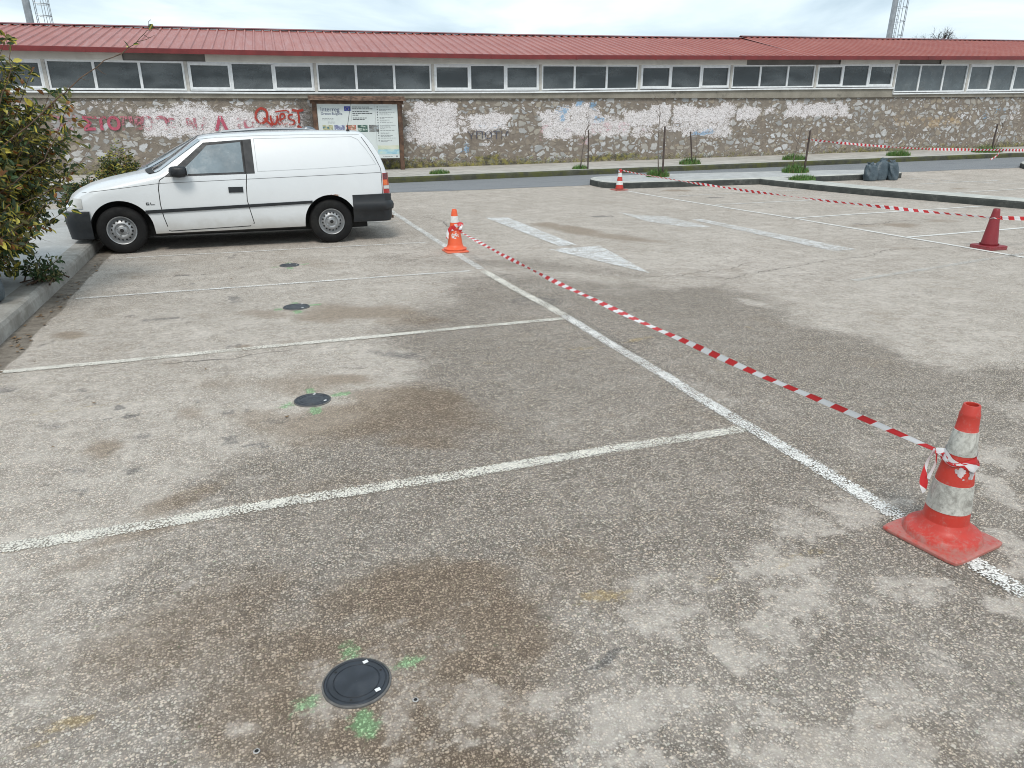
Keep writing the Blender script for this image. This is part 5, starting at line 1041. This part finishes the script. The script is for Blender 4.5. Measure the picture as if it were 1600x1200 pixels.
def cone(label,loc,rz,prof,side,baseh,mat,sleeves,corner=.014,flare=True,tilt=(0,0)):
    c=thing('traffic_cone',label,'cone',loc,rot=(tilt[0],tilt[1],rz),group='traffic cones on the car park')
    # base plate: rounded square with raised skirt
    bm=MB(); n=48; rings=[]
    def sq(h,r,z):
        out=[]
        for k in range(n):
            a=2*math.pi*k/n; e=.16; x=math.copysign(abs(math.cos(a))**e,math.cos(a)); y=math.copysign(abs(math.sin(a))**e,math.sin(a))
            m=max(abs(math.cos(a)),abs(math.sin(a))); x=math.cos(a)/m*h;y=math.sin(a)/m*h
            # soften corner
            d=math.hypot(x,y); lim=h*1.414-r; 
            if d>lim: s_=(lim+(d-lim)*.35)/d; x*=s_;y*=s_
            out.append((x,y,z))
        return out
    h=side/2
    R0=[sq(h-.004,corner,0),sq(h,corner,.004),sq(h,corner,baseh-.006),sq(h-.006,corner,baseh)]
    r_in=prof[0][0]
    circ=lambda r,z:[(r*math.cos(2*math.pi*k/n),r*math.sin(2*math.pi*k/n),z) for k in range(n)]
    if flare: R0+= [circ(min(h-.008,r_in+.046),baseh+.002),circ(r_in+.040,baseh+.022),circ(r_in+.032,baseh+.030),circ(r_in+.018,baseh+.033),circ(r_in+.004,baseh+.040),circ(r_in-.006,baseh+.055),circ(r_in-.017,baseh+.075)]
    else: R0+=[circ(r_in+.004,baseh+.001)]
    v=[p for r in R0 for p in r]; f=[(j*n+k,j*n+(k+1)%n,(j+1)*n+(k+1)%n,(j+1)*n+k) for j in range(len(R0)-1) for k in range(n)]; f.append(tuple(range(n))[::-1])
    mk('base_plate',v,f,mat,c,smooth=True,sharp=35)
    b=MB(); b.lathe([(r_in+.008,baseh+.02)]+prof+[(prof[-1][0]-.002,prof[-1][1]+.003),(prof[-1][0]-.007,prof[-1][1]+.002),(prof[-1][0]-.008,prof[-1][1]-.05)],40); b.build('cone_body',mat,c,smooth=True,sharp=50)
    rad=lambda z:float(np.interp(z,[p[1] for p in prof],[p[0] for p in prof]))
    for (z0,z1,m) in sleeves:
        s_=MB(); zz=np.linspace(z0,z1,6); s_.lathe([(rad(z0)-.001,z0-.0005)]+[(rad(z)+.0018,z) for z in zz]+[(rad(z1)-.001,z1+.0005)],40); s_.build('reflective_sleeve',m,c,smooth=True,sharp=40)
    return c,rad
profN=[(.100,.03),(.088,.06),(.083,.10),(.078,.16),(.070,.25),(.0525,.38),(.041,.485),(.0395,.487),(.036,.545),(.0365,.548),(.034,.553),(.030,.583)]
cN,radN=cone('large grimy red and white banded cone nearest the camera, tape knotted round its middle',(2.513,1.80,.001),R(8.6),profN,.322,.02,M_coneR,[(.145,.262,M_sl1),(.385,.482,M_sl1)])
# peeled sticker patch on the near cone
def conepatch(c,rad,a0,z0,ra,rz_,mat,seed,name='peeled_sticker'):
    mb=MB(); r=random.Random(seed)
    for k in range(26):
        aa=a0+r.gauss(0,ra*.45); zz=z0+r.gauss(0,rz_*.4); s_=r.uniform(.003,.010); n=8; v=[]
        for i in range(n):
            t=2*math.pi*i/n; q=r.uniform(.6,1.3)*s_; z=zz+q*math.sin(t); a=aa+q*math.cos(t)/rad(z); v.append(((rad(z)+.0012+k*.00002)*math.cos(a),(rad(z)+.0012+k*.00002)*math.sin(a),z))
        mb.add(v,[tuple(range(n))])
    mb.build(name,mat,c)
conepatch(cN,radN,R(-140),.325,.28,.03,M_peel,3)
conepatch(cN,radN,R(-98),.32,.18,.03,M_peel,5)
def wraps(c_loc,rad,z,w_,turns,a0,tilt,seed,slack=.002,u0=0.):
    # loops of tape round a cone at height z
    C_=Vector(c_loc); pts=[]; n=int(40*turns)
    for i in range(n+1):
        a=a0+2*math.pi*turns*i/n; zz=z+tilt*math.sin(a+seed)+.006*math.sin(i*.5+seed); r=rad(zz)+.003+slack*(1+math.sin(i*.9+seed))
        pts.append(C_+Vector((r*math.cos(a),r*math.sin(a),zz)))
    v=[];f=[];u=[];L_=u0
    for i,p in enumerate(pts):
        if i: L_+=(pts[i]-pts[i-1]).length
        rr=Vector((p.x-C_.x,p.y-C_.y,0)).normalized()
        ww=w_*(.75+.35*math.sin(i*.35+seed))
        for k,(s_,h) in enumerate(((-.5,0),(-.17,.004),(.17,-.0005),(.5,.001))):
            zz=p.z+s_*ww; r=(rad(zz-C_.z)-rad(p.z-C_.z)); v.append(Vector((p.x,p.y,0))+rr*(r+h)+Vector((0,0,zz))); u.append((L_,k/3))
    f=[(4*i+k,4*i+k+1,4*i+5+k,4*i+4+k) for i in range(len(pts)-1) for k in range(3)]
    return v,f,u
def tail(P,w_,u0=0.,fold=.25,tw=1.):
    P=[Vector(p) for p in P]; Q=[]
    for i in range(len(P)-1):
        p0=P[max(i-1,0)];p1=P[i];p2=P[i+1];p3=P[min(i+2,len(P)-1)]
        for k in range(6):
            t=k/6; Q.append(.5*((2*p1)+(p2-p0)*t+(2*p0-5*p1+4*p2-p3)*t*t+(3*p1-p0-3*p2+p3)*t**3))
    Q.append(P[-1]); v=[];u=[];L_=u0
    camdir=Vector((0,-1,.2))
    for i,q in enumerate(Q):
        d=(Q[min(i+1,len(Q)-1)]-Q[max(i-1,0)]).normalized(); e=d.cross(camdir).normalized(); g_=e.cross(d)
        e=(e*math.cos(.5*math.sin(i*.4)*tw)+g_*math.sin(.5*math.sin(i*.4)*tw))
        if i: L_+=(Q[i]-Q[i-1]).length
        ww=w_*(.8+.3*math.sin(i*.5))
        for k,(s_,h) in enumerate(((-.5,0),(-.17,fold*.2),(.17,-fold*.2),(.5,0))): v.append(q+e*s_*ww+g_*h*ww); u.append((L_,k/3))
    return v,[(4*i+k,4*i+k+1,4*i+5+k,4*i+4+k) for i in range(len(Q)-1) for k in range(3)],u
profM=[(.112,.035),(.100,.08),(.088,.16),(.072,.26),(.055,.38),(.040,.48),(.034,.52),(.028,.538)]
cM,radM=cone('orange cone with worn white bands beside the line, tape tied round its middle',(2.49,9.13,.001),R(0),profM,.30,.02,M_coneO,[(.375,.455,M_sl2)],flare=True)
conepatch(cM,radM,R(-95),.22,.5,.06,M_sl2,8,'worn_band'); conepatch(cM,radM,R(-125),.20,.4,.05,M_sl2,9,'worn_band')
profF=[(.100,.03),(.088,.10),(.072,.20),(.056,.30),(.040,.41),(.030,.475),(.026,.495)]
fz=H(8.6,16.2)
cF,radF=cone('small far red and white banded cone at the rounded island end',(8.60,16.17,fz),R(4),profF,.33,.022,M_coneR,[(.13,.22,M_sl2),(.315,.41,M_sl2)],flare=False)
profD=[(.108,.045),(.100,.08),(.045,.485),(.040,.515),(.036,.520)]
cD,radD=cone('plain dark red cone without bands at the right edge, standing on the bay line',(9.27,6.93,.001),R(-2),profD,.33,.05,M_coneD,[],flare=False,corner=.03)
# tapes
kN=(2.452,1.862,.378)
ex=[wraps((2.513,1.80,0),radN,.372,.040,1.1,R(140),.010,1.,u0=.05),wraps((2.513,1.80,0),radN,.358,.030,1.15,R(150),-.012,3.,slack=.004,u0=.13),
    tail([(2.455,1.862,.38),(2.432,1.868,.33),(2.420,1.862,.27),(2.425,1.848,.20)],.034,.06),tail([(2.455,1.858,.375),(2.440,1.84,.33),(2.430,1.85,.26)],.026,.02),
    tail([(2.452,1.86,.378),(2.475,1.80,.385),(2.49,1.755,.36)],.022,.11),tail([(2.455,1.855,.372),(2.47,1.80,.35),(2.482,1.765,.325)],.014,.1)]
kM=(2.545,9.05,.262)
ex+=[wraps((2.49,9.13,0),radM,.325,.05,1.1,R(-60),.015,2.),wraps((2.49,9.13,0),radM,.30,.04,1.1,R(-60),-.012,4.,u0=.1),tail([(2.42,9.05,.32),(2.37,9.03,.26),(2.36,9.02,.19)],.05),tail([(2.50,9.03,.36),(2.56,9.02,.36),(2.53,9.0,.31),(2.55,9.02,.27)],.05)]
tape('barrier_tape','long sagging red and white tape from the near cone to the orange cone',kN,kM,.055,.040,extra=ex,n=220,tw=12)
ex=[wraps((8.60,16.17,fz),radF,.465,.05,1.2,R(0),.008,1.),wraps((9.27,6.93,0),radD,.405,.016,1.1,R(100),.004,2.),wraps((8.60,16.17,fz),radF,.44,.03,1.1,R(30),-.008,2.)]
A=(8.64,16.16,fz+.46); B=(9.225,6.97,.405)
# second span continues to the right out of the frame
v2,f2,u2=ribbon([Vector((9.31,6.92,.405)).lerp(Vector((12.5,6.0,.42)),i/60)-Vector((0,0,.10*4*(i/60)*(1-i/60)*.4)) for i in range(61)],lambda t:.05,lambda t:1.2+.5*math.sin(t*9),.1)
ex.append((v2,f2,u2))
tape('barrier_tape','red and white tape from the far banded cone to the plain dark red cone',A,B,.075,.05,extra=ex,n=220,tw=14,seed=2)
ex=[tail([(23.6,18.0,.70),(23.5,17.98,.55),(23.2,17.95,.42)],.08)]
ex.append(ribbon([Vector((20.0,17.6,.80)).lerp(Vector((30,18.2,.62)),i/80)-Vector((0,0,.02*4*(i/80)*(1-i/80))) for i in range(81)],lambda t:.075,lambda t:1.3+.4*math.sin(t*17),.1))
tape('barrier_tape','farthest red and white tape, from the staked sapling past the right edge',(14.95,17.18,1.13),(20.0,17.6,.80),.03,.075,extra=ex,n=120,seed=4)
# ---------------- manhole covers
M_lid=simple('dark_plastic_lid',(.022,.027,.036),.5,var=.25,sc=20,dirt=(.07,.07,.07),dirtamt=.3); M_mring=simple('grey_rim',(.13,.125,.12),.8,var=.25,sc=30); M_stk=simple('white_sticker',(.7,.7,.7),.6)
def manhole(label,x,y,r,rot):
    m=thing('manhole_cover',label,'manhole cover',(x,y,.001),rot,'round service covers in the bays')
    k=r/.1
    b=MB(); b.lathe([(.104*k,-.01),(.104*k,.004),(.101*k,.007),(.0985*k,.006),(.0985*k,-.004)],56); b.build('rim',M_mring,m,smooth=True,sharp=40)
    b=MB(); b.lathe([(.0975*k,-.004),(.0975*k,.005),(.095*k,.0075),(.090*k,.008),(.0885*k,.0055),(.086*k,.0055),(.0845*k,.008),(.071*k,.008),(.0695*k,.0055),(.0675*k,.0055),(.066*k,.0078),(.0005,.0082)],56); lid=b.build('lid',M_lid,m,smooth=True,sharp=30)
    b=MB()
    for a in (15,135,250): b.lathe([(.0042*k,.0086),(.0003,.0087)],10,M=Matrix.Translation((.079*k*math.cos(R(a)),.079*k*math.sin(R(a)),0)))
    b.build('screw_hole',M_well,lid)
    b=MB()
    for a,q in ((62,.3),(-48,.25)): 
        x_,y_=.080*k*math.cos(R(a)),.080*k*math.sin(R(a)); b.box((x_,y_,.0092),(.016*k,.012*k,.0012),M=Matrix.Rotation(q,3,'Z'))
    b.build('sticker',M_stk,lid)
manhole('nearest round black service cover with two white stickers, at the bottom of the photo',.143,1.79,.1,R(0))
manhole('second round service cover from the camera, green spray marks around it',.233,4.25,.107,R(15))
manhole('third round service cover from the camera, with faint green marks',.31,6.71,.115,R(-10))
manhole('farthest round service cover, in the bay just before the white van',.38,8.84,.11,R(20))
# small drilled survey points
M_hole=simple('drill_hole',(.01,.01,.01),.9); M_chalk=simple('pale_grout',(.42,.41,.4),.9)
for x,y,r in ((.0,0,0),): pass
def drill(lbl,x,y):
    m=thing('drill_hole',lbl,'drill hole',(x,y,.0)); b=MB(); b.lathe([(.0095,.003),(.0075,.0042),(.0055,.004)],14); b.build('grout_ring',M_chalk,m); b=MB(); b.lathe([(.0057,.0043),(.0002,.0042)],12); b.build('bore',M_hole,m)
drill('small drilled hole in a pale spot left of the nearest cover',-.149,1.625); drill('tiny drilled hole just right of the nearest cover',.295,1.66)
# ---------------- sacks
def sack_mat():
    t=NT('blue_grey_sack_plastic'); v=t.obj(); n=t.noise(v,4,5,.6); t.base(t.mix(t.mr(n,.3,.7),(.035,.055,.07),(.085,.115,.135))); t.rough(.38); t.bump(t.noise(v,14,5,.6,1.2),.6,.03); return t.mat
M_sack=sack_mat()
def sack(label,loc,w_,d,h,seed,lean=(0,0),group=None,rz=0):
    n=40;m=22;v=[];r=np.random.default_rng(seed)
    A=[(r.uniform(0,6.28),r.integers(2,7),r.uniform(3,14),r.uniform(.03,.09)) for _ in range(9)]
    for j in range(m+1):
        t=j/m; rad=((.78+.22*math.sin(min(t*4,1.57)))*(1-.28*t) if t<.82 else [.62,.42,.34,.44,.50][min(4,j-19+1)]) if j>0 else .7
        for k in range(n):
            a=2*math.pi*k/n; wr=sum(am*math.sin(fr*a+fz_*t+ph) for ph,fr,fz_,am in A)*.45; q=rad*(1+wr*(.5+t*.6))
            sx=math.copysign(abs(math.cos(a))**.75,math.cos(a)); sy=math.copysign(abs(math.sin(a))**.75,math.sin(a))
            z=h*(t-.12*max(0,t-.75)*2)*(1+.05*math.sin(a*2+seed)*t+.02*math.sin(5*a)*t)
            v.append((w_/2*q*sx+lean[0]*t*t,d/2*q*sy*(1-.35*t)+lean[1]*t*t,z))
    v.append((lean[0],lean[1],h*.93)); f=[(j*n+k,j*n+(k+1)%n,(j+1)*n+(k+1)%n,(j+1)*n+k) for j in range(m) for k in range(n)]+[(m*n+k,m*n+(k+1)%n,len(v)-1) for k in range(n)]
    o=mk('plastic_sack',v,f,M_sack,smooth=True); o.location=loc; o.rotation_euler=(0,0,rz); return tag(o,label,'sack',group)
bz=H(16.5,16.05)
sack('left sack of the three blue-grey sacks at the island corner',(16.30,16.05,bz),.42,.34,.50,1,(.0,.06),'blue-grey sacks at the island corner')
sack('tallest middle sack of the three blue-grey sacks at the island corner',(16.68,16.12,bz),.50,.34,.60,5,(.14,.06),'blue-grey sacks at the island corner')
sack('right sack of the three blue-grey sacks, narrow and leaning at the end of the kerb',(17.08,16.04,bz),.36,.32,.56,9,(-.04,.05),'blue-grey sacks at the island corner')
sack('blue-grey sack beside the variegated bush at the left edge',(-2.27,7.08,.15),.5,.42,.42,13,(-.03,.05))
# ---------------- vegetation
def leafmat(name):
    t=NT(name); u=t.sep(t.uv()); c=t.attr('leafcol','Color'); c2=t.attr('leafmid','Color')
    mid=t.mr(t.math('ADD',t.math('ABSOLUTE',t.math('SUBTRACT',u[0],.5)),t.math('MULTIPLY',t.math('SUBTRACT',t.noise(t.pos(),70,3),.5),.22)),.12,.2,1,0)
    col=t.mix(mid,c,c2); t.base(col); t.rough(.42); t.b.inputs['Specular IOR Level'].default_value=.45
    tr=t.n('ShaderNodeBsdfTranslucent'); t.lk(col,tr.inputs[0]); ms=t.n('ShaderNodeMixShader'); ms.inputs[0].default_value=.25; t.lk(t.b.outputs[0],ms.inputs[1]); t.lk(tr.outputs[0],ms.inputs[2]); t.lk(ms.outputs[0],t.out.inputs[0]); return t.mat
M_leaf=leafmat('variegated_leaf'); M_twig=simple('brown_twig',(.12,.075,.05),.8,var=.3,sc=20)
LV=np.array([(0,0,0),(-.36,.3,.06),(0,.33,-.03),(.36,.3,.06),(-.34,.68,.05),(0,.70,-.05),(.34,.68,.05),(0,1.,-.10)]); LF=[(0,2,1),(0,3,2),(1,2,5,4),(2,3,6,5),(4,5,7),(5,6,7)]
LU=np.array([(.5,0),(0,.3),(.5,.3),(1,.3),(0,.7),(.5,.7),(1,.7),(.5,1)])
def leaves(name,pos,dirs,size,colE,colM,parent,seed,wid=.5,mat=None):
    r=np.random.default_rng(seed); n=len(pos)
    d=dirs/np.linalg.norm(dirs,axis=1)[:,None]; rnd=r.normal(size=(n,3)); rnd[:,2]+=1.1
    s=np.cross(d,rnd); s/=np.linalg.norm(s,axis=1)[:,None]+1e-9; nn=np.cross(s,d)
    V_=pos[:,None,:]+size[:,None,None]*(LV[None,:,0,None]*wid*1.3*s[:,None,:]+LV[None,:,1,None]*d[:,None,:]+LV[None,:,2,None]*nn[:,None,:]*r.uniform(.3,2.5,(n,1,1)))
    V_=V_.reshape(-1,3); b=(np.arange(n)*8)[:,None]
    tri=np.array([f for f in LF if len(f)==3]);qd=np.array([f for f in LF if len(f)==4])
    F=[tuple(x) for x in (b[:,None,:]+tri[None]).reshape(-1,3)]+[tuple(x) for x in (b[:,None,:]+qd[None]).reshape(-1,4)]
    return mk(name,V_,F,mat or M_leaf,parent,uv=np.tile(LU,(n,1)),smooth=False,attrs={'leafcol':('P',np.repeat(colE,8,0)),'leafmid':('P',np.repeat(colM,8,0))})
def leafcolors(n,seed,yel=.35,brown=.06,pos=None):
    r=np.random.default_rng(seed); E=np.empty((n,3));Mc=np.empty((n,3)); k=r.random(n)
    green=np.array([.048,.08,.035])*r.uniform(.6,1.7,(n,1))*np.array([1,1,1]); yl=np.array([.52,.45,.09])*r.uniform(.6,1.25,(n,1)); br=np.array([.28,.12,.04])*r.uniform(.6,1.3,(n,1)); ol=np.array([.16,.155,.06])*r.uniform(.6,1.3,(n,1))
    E[:]=green; Mc[:]=green*1.15
    a=k<yel*.75; Mc[a]=yl[a]; a=(k>=yel*.75)&(k<yel); E[a]=yl[a];Mc[a]=yl[a]; a=(k>=yel)&(k<yel+brown); E[a]=br[a];Mc[a]=br[a]; a=(k>=yel+brown)&(k<yel+brown+.2); E[a]=ol[a];Mc[a]=ol[a]*1.3
    return E,Mc
def bush(name,label,cat,base,C,rad,ntw,nlf,lsize,seed,yel,brown,group=None,tw_r=.006,extra=None,leafout=.5,spray=1.):
    th=thing(name,label,cat,base,group=group); r=np.random.default_rng(seed); C=np.array(C)-np.array(base); rad=np.array(rad)
    st=MB(); P=[];D=[]
    for i in range(ntw):
        d=r.normal(size=3); d/=np.linalg.norm(d); d[2]=d[2]*.9+.12
        lump=.74+.42*vnoise(np.array(d[0]*2.2+7),np.array(d[1]*2.2+d[2]*2.2+3),seed)+.12*r.normal()*spray
        end=C+d*rad*lump; end[2]=max(end[2],.03)
        start=np.array([r.normal()*.10,r.normal()*.10,0.])+(C*np.array([.3,.3,.0]))*r.random(); mid=(start+end)/2+r.normal(size=3)*.08*rad; mid[2]+=.1*rad[2]
        ts=np.linspace(0,1,9)[:,None]; cv=(1-ts)**2*start+2*ts*(1-ts)*mid+ts**2*end
        st.tube([Vector(p) for p in cv],list(np.linspace(tw_r*1.6,tw_r*.35,9)),4,cap=False)
        for k in range(nlf):
            t=1-(r.random()**1.6)*leafout; p=(1-t)**2*start+2*t*(1-t)*mid+t*t*end; tg=2*(1-t)*(mid-start)+2*t*(end-mid); tg/=np.linalg.norm(tg)+1e-9
            side=r.normal(size=3); side-=tg*side.dot(tg); side/=np.linalg.norm(side); dd=tg*r.uniform(.2,.9)+side*.9+np.array([0,0,-.15]); P.append(p+side*.01+r.normal(size=3)*.012); D.append(dd)
    if extra: extra(st,P,D,r)
    P=np.array(P);D=np.array(D); n=len(P); E,Mc=leafcolors(n,seed+1,yel,brown)
    st.build('stem',M_twig,th,smooth=True); leaves('foliage',P,D,r.uniform(.55,1.15,n)*lsize,E,Mc,th,seed+2); return th
def ext(st,P,D,r):
    # the long bare shoots reaching up and right
    def shoot(pts,r0,nl,fork=True):
        Q=[np.array(p) for p in pts]; Q2=[]
        for i in range(len(Q)-1):
            for k in range(5): Q2.append(Q[i]*(1-k/5)+Q[i+1]*k/5+r.normal(size=3)*.006)
        Q2.append(Q[-1]); st.tube([Vector(q) for q in Q2],list(np.linspace(r0,r0*.3,len(Q2))),4)
        for i in range(3,len(Q2)-1,2 if fork else 99):
            d=(Q2[i+1]-Q2[i]); d/=np.linalg.norm(d); s=r.normal(size=3); s[2]-=.6; e=Q2[i]+(d*.5+s*.4)*r.uniform(.06,.16); st.tube([Vector(Q2[i]),Vector((Q2[i]+e)/2+np.array([0,0,-.01])),Vector(e)],[r0*.4,r0*.3,r0*.15],3)
        for _ in range(nl):
            i=r.integers(len(Q2)//2,len(Q2)); s=r.normal(size=3); P.append(Q2[i]); D.append(s+np.array([0,0,.3]))
    B=np.array(BB)
    shoot([np.array((-1.95,7.5,1.35))-B,np.array((-1.50,7.5,1.72))-B,np.array((-1.15,7.5,2.0))-B,np.array((-.80,7.5,2.20))-B,np.array((-.64,7.5,2.33))-B,np.array((-.60,7.5,2.42))-B],.008,4)
    shoot([np.array((-2.0,7.3,1.0))-B,np.array((-1.55,7.2,1.3))-B,np.array((-1.33,7.2,1.66))-B,np.array((-1.30,7.2,1.75))-B],.006,14,False)
    shoot([np.array((-1.9,7.2,.9))-B,np.array((-1.45,7.2,1.1))-B,np.array((-1.2,7.2,1.38))-B],.005,6,False)
    shoot([np.array((-2.1,7.2,.6))-B,np.array((-1.75,7.1,.82))-B,np.array((-1.52,7.1,1.0))-B,np.array((-1.47,7.1,.96))-B],.005,4)
    shoot([np.array((-1.9,7.2,1.5))-B,np.array((-1.62,7.1,2.0))-B,np.array((-1.6,7.1,2.25))-B],.005,3,False)
    shoot([np.array((-2.1,7.1,.75))-B,np.array((-1.8,7.0,.62))-B,np.array((-1.66,7.0,.74))-B],.004,3)
BB=(-2.75,8.0,.14)
bush('variegated_bush','big yellow and green variegated bush at the left edge, long shoots poking out','bush',BB,(-2.80,7.9,1.20),(1.13,1.08,1.2),1650,36,.078,11,.50,.07,extra=ext,leafout=.68)
# low rim of ground leaves at its foot
bush('variegated_bush','low leafy sprig of dark leaves on the kerb below the big bush','bush',(-1.98,8.0,.15),(-1.9,8.0,.27),(.16,.2,.16),22,16,.055,13,.02,.02)
bush('variegated_bush','small yellowish bush against the wall, seen above the van bonnet','bush',(-1.80,12.6,.15),(-1.78,12.6,.62),(.36,.25,.50),330,26,.055,17,.5,.04)
bush('low_shrub','dull green low shrub between the bonnet and the big bush','bush',(-2.25,12.75,.15),(-2.28,12.75,.42),(.36,.3,.34),300,22,.05,19,.08,.05)
# grass tufts
def blademat():
    t=NT('grass_blades'); c=t.attr('leafcol','Color'); t.base(c); t.rough(.55); return t.mat
M_blade=blademat()
def tuft(label,x,y,z,rx,h,n,seed,name='grass_tuft'):
    th=None; r=np.random.default_rng(seed); v=[];f=[];c=[]
    for i in range(n):
        a=r.uniform(0,6.28); q=math.sqrt(r.random()); px,py=rx*q*math.cos(a),rx*.65*q*math.sin(a); L_=h*r.uniform(.45,1.1)*(1-.5*q*q); az=r.uniform(0,6.28); le=r.uniform(.1,.6); w_=r.uniform(.006,.013)
        dx,dy=math.cos(az),math.sin(az); b=len(v)
        for t in (0,.5,1): 
            ox=px+dx*le*L_*t*t; oy=py+dy*le*L_*t*t; oz=L_*t*(1-.3*le*t); ww=w_*(1-t)*(1 if t<1 else 0)
            if t<1: v+=[(ox-dy*ww,oy+dx*ww,oz),(ox+dy*ww,oy-dx*ww,oz)]
            else: v+=[(ox,oy,oz)]
        f+=[(b,b+1,b+3,b+2),(b+2,b+3,b+4)]; g_=np.array([.07,.15,.03])*r.uniform(.6,1.7); g_=g_ if r.random()>.12 else np.array([.24,.21,.09]); c+=[g_]*5
    o=mk(name,v,f,M_blade,attrs={'leafcol':('P',np.array(c))}); o.location=(x,y,z); return tag(o,label,'grass','grass tufts growing in the paving')
for i,(lb,x,y,rx,h,n) in enumerate([
 ('flat bright green weed patch on the far sidewalk, right of the van',5.35,21.1,.34,.16,500),('thin grass round the foot of the leftmost sapling',9.65,20.75,.28,.18,300),
 ('thick grass tuft round the staked sapling near the far cone',10.42,17.45,.36,.26,800),('grass tuft round the sapling on the sidewalk behind the island',13.6,20.85,.42,.26,600),
 ('tall grass tuft round the staked sapling left of the sacks',14.75,17.25,.46,.28,900),('low wide grass tuft on the narrow kerb strip in front of the staked sapling',13.55,15.55,.42,.17,900),
 ('grass tuft on the sidewalk behind the island arm',17.8,20.95,.5,.26,600),('grass tuft on the sidewalk above the sacks',22.3,20.85,.55,.26,600),('grass tuft at the right edge below the stake',26.6,20.8,.7,.3,600)]):
    base=.155 if y<22 else .15
    tuft(lb,x,y,H(x,y)+base-.01,rx*.9,h*1.15,int(n*1.25),50+i)
# saplings and stakes
M_stake=simple('dark_wooden_stake',(.075,.055,.048),.85,var=.3,sc=8); M_sap=simple('grey_brown_bark',(.16,.13,.11),.85,var=.25,sc=8)
def stake(lb,x,y,h,lean=0,r=.022,z0=None):
    z=H(x,y)+.15; b=MB(); b.tube([(0,0,-.05),(lean*.5,0,h*.5),(lean,0,h)],[r,r,r*.9],8); o=b.build('wooden_stake',M_stake,smooth=True,sharp=50); o.location=(x,y,z); return tag(o,lb,'stake','stakes holding the young trees')
def sapling(lb,x,y,pts,seed,r=.016,br=5):
    th=thing('young_tree',lb,'tree',(x,y,H(x,y)+.15),group='bare young trees along the road'); rd=random.Random(seed); b=MB(); P=[Vector(p) for p in pts]; b.tube(P,[r*(1-.6*i/(len(P)-1)) for i in range(len(P))],6); b.build('trunk',M_sap,th,smooth=True)
    c=MB(); top=P[-1]
    for k in range(br):
        i=rd.randint(len(P)//2,len(P)-1); grow(c,P[i],Vector((rd.gauss(0,.6),rd.gauss(0,.4),.8)),rd.uniform(.18,.38),r*.45,1,rd,.1,.5,(0,1))
    c.build('crown',M_sap,th)
stake('dark stake beside the leftmost young tree',9.86,20.62,1.12,-.02); sapling('leftmost bare young tree with two forking stems',9.62,20.65,[(0,0,0),(.04,0,.4),(.10,0,.8),(.14,0,1.1),(.24,0,1.3)],1,.02,6)
stake('dark stake beside the young tree near the far cone',10.50,17.35,1.28,-.03,.026); sapling('tall thin bare young tree near the far cone',10.42,17.42,[(0,0,0),(-.05,0,.5),(-.09,0,1.0),(-.08,0,1.5),(-.1,0,1.75)],2,.017,5)
stake('short leaning stake on the sidewalk behind the island',13.62,20.75,1.0,-.16,.024); sapling('slender bare young tree beside the short leaning stake',13.78,20.85,[(0,0,0),(.03,0,.4),(.0,0,.8),(.02,0,1.0)],3,.012,3)
stake('tall dark stake with tape tied to it, left of the sacks',14.97,17.15,1.14,.03,.028); sapling('thin forked bare young tree beside the taped stake',14.66,17.3,[(0,0,0),(.03,0,.4),(.09,0,.8),(.16,0,1.15),(.17,0,1.3)],4,.017,3)
stake('stake at the far right edge on the sidewalk',26.7,20.7,1.0,.02,.03); sapling('bare young tree at the far right edge',26.9,20.8,[(0,0,0),(.1,0,.4),(.25,0,.9),(.4,0,1.4)],6,.02,4)
# small debris: dry leaves along the gutter, pebbles
M_dry=simple('dry_leaf',(.20,.125,.065),.8,var=.4,sc=40); M_peb=simple('pebble',(.36,.33,.29),.85,var=.3,sc=30)
r=np.random.default_rng(3)
v=[];f=[]
for i in range(150):
    if i<110: x=-1.70-abs(r.normal())*.08; y=r.uniform(3.5,10.2); s=r.uniform(.012,.035)
    else: x=r.uniform(-1.9,2.2);y=r.uniform(4,10); s=r.uniform(.008,.02)
    if x<-1.88: x=-1.85
    a=r.uniform(0,6.28); b=len(v); 
    for (u_,w_,h_) in ((-1,0,.1),(0,-.45,.0),(1,0,.25),(0,.45,.12)): v.append((x+s*(u_*math.cos(a)-w_*math.sin(a)),y+s*(u_*math.sin(a)+w_*math.cos(a)),H(x,y)+.006+s*h_))
    f+=[(b,b+1,b+2),(b,b+2,b+3)]
tag(mk('leaf_litter',v,f,M_dry),'dry leaves and crumbs scattered along the gutter','leaf litter',kind='stuff')
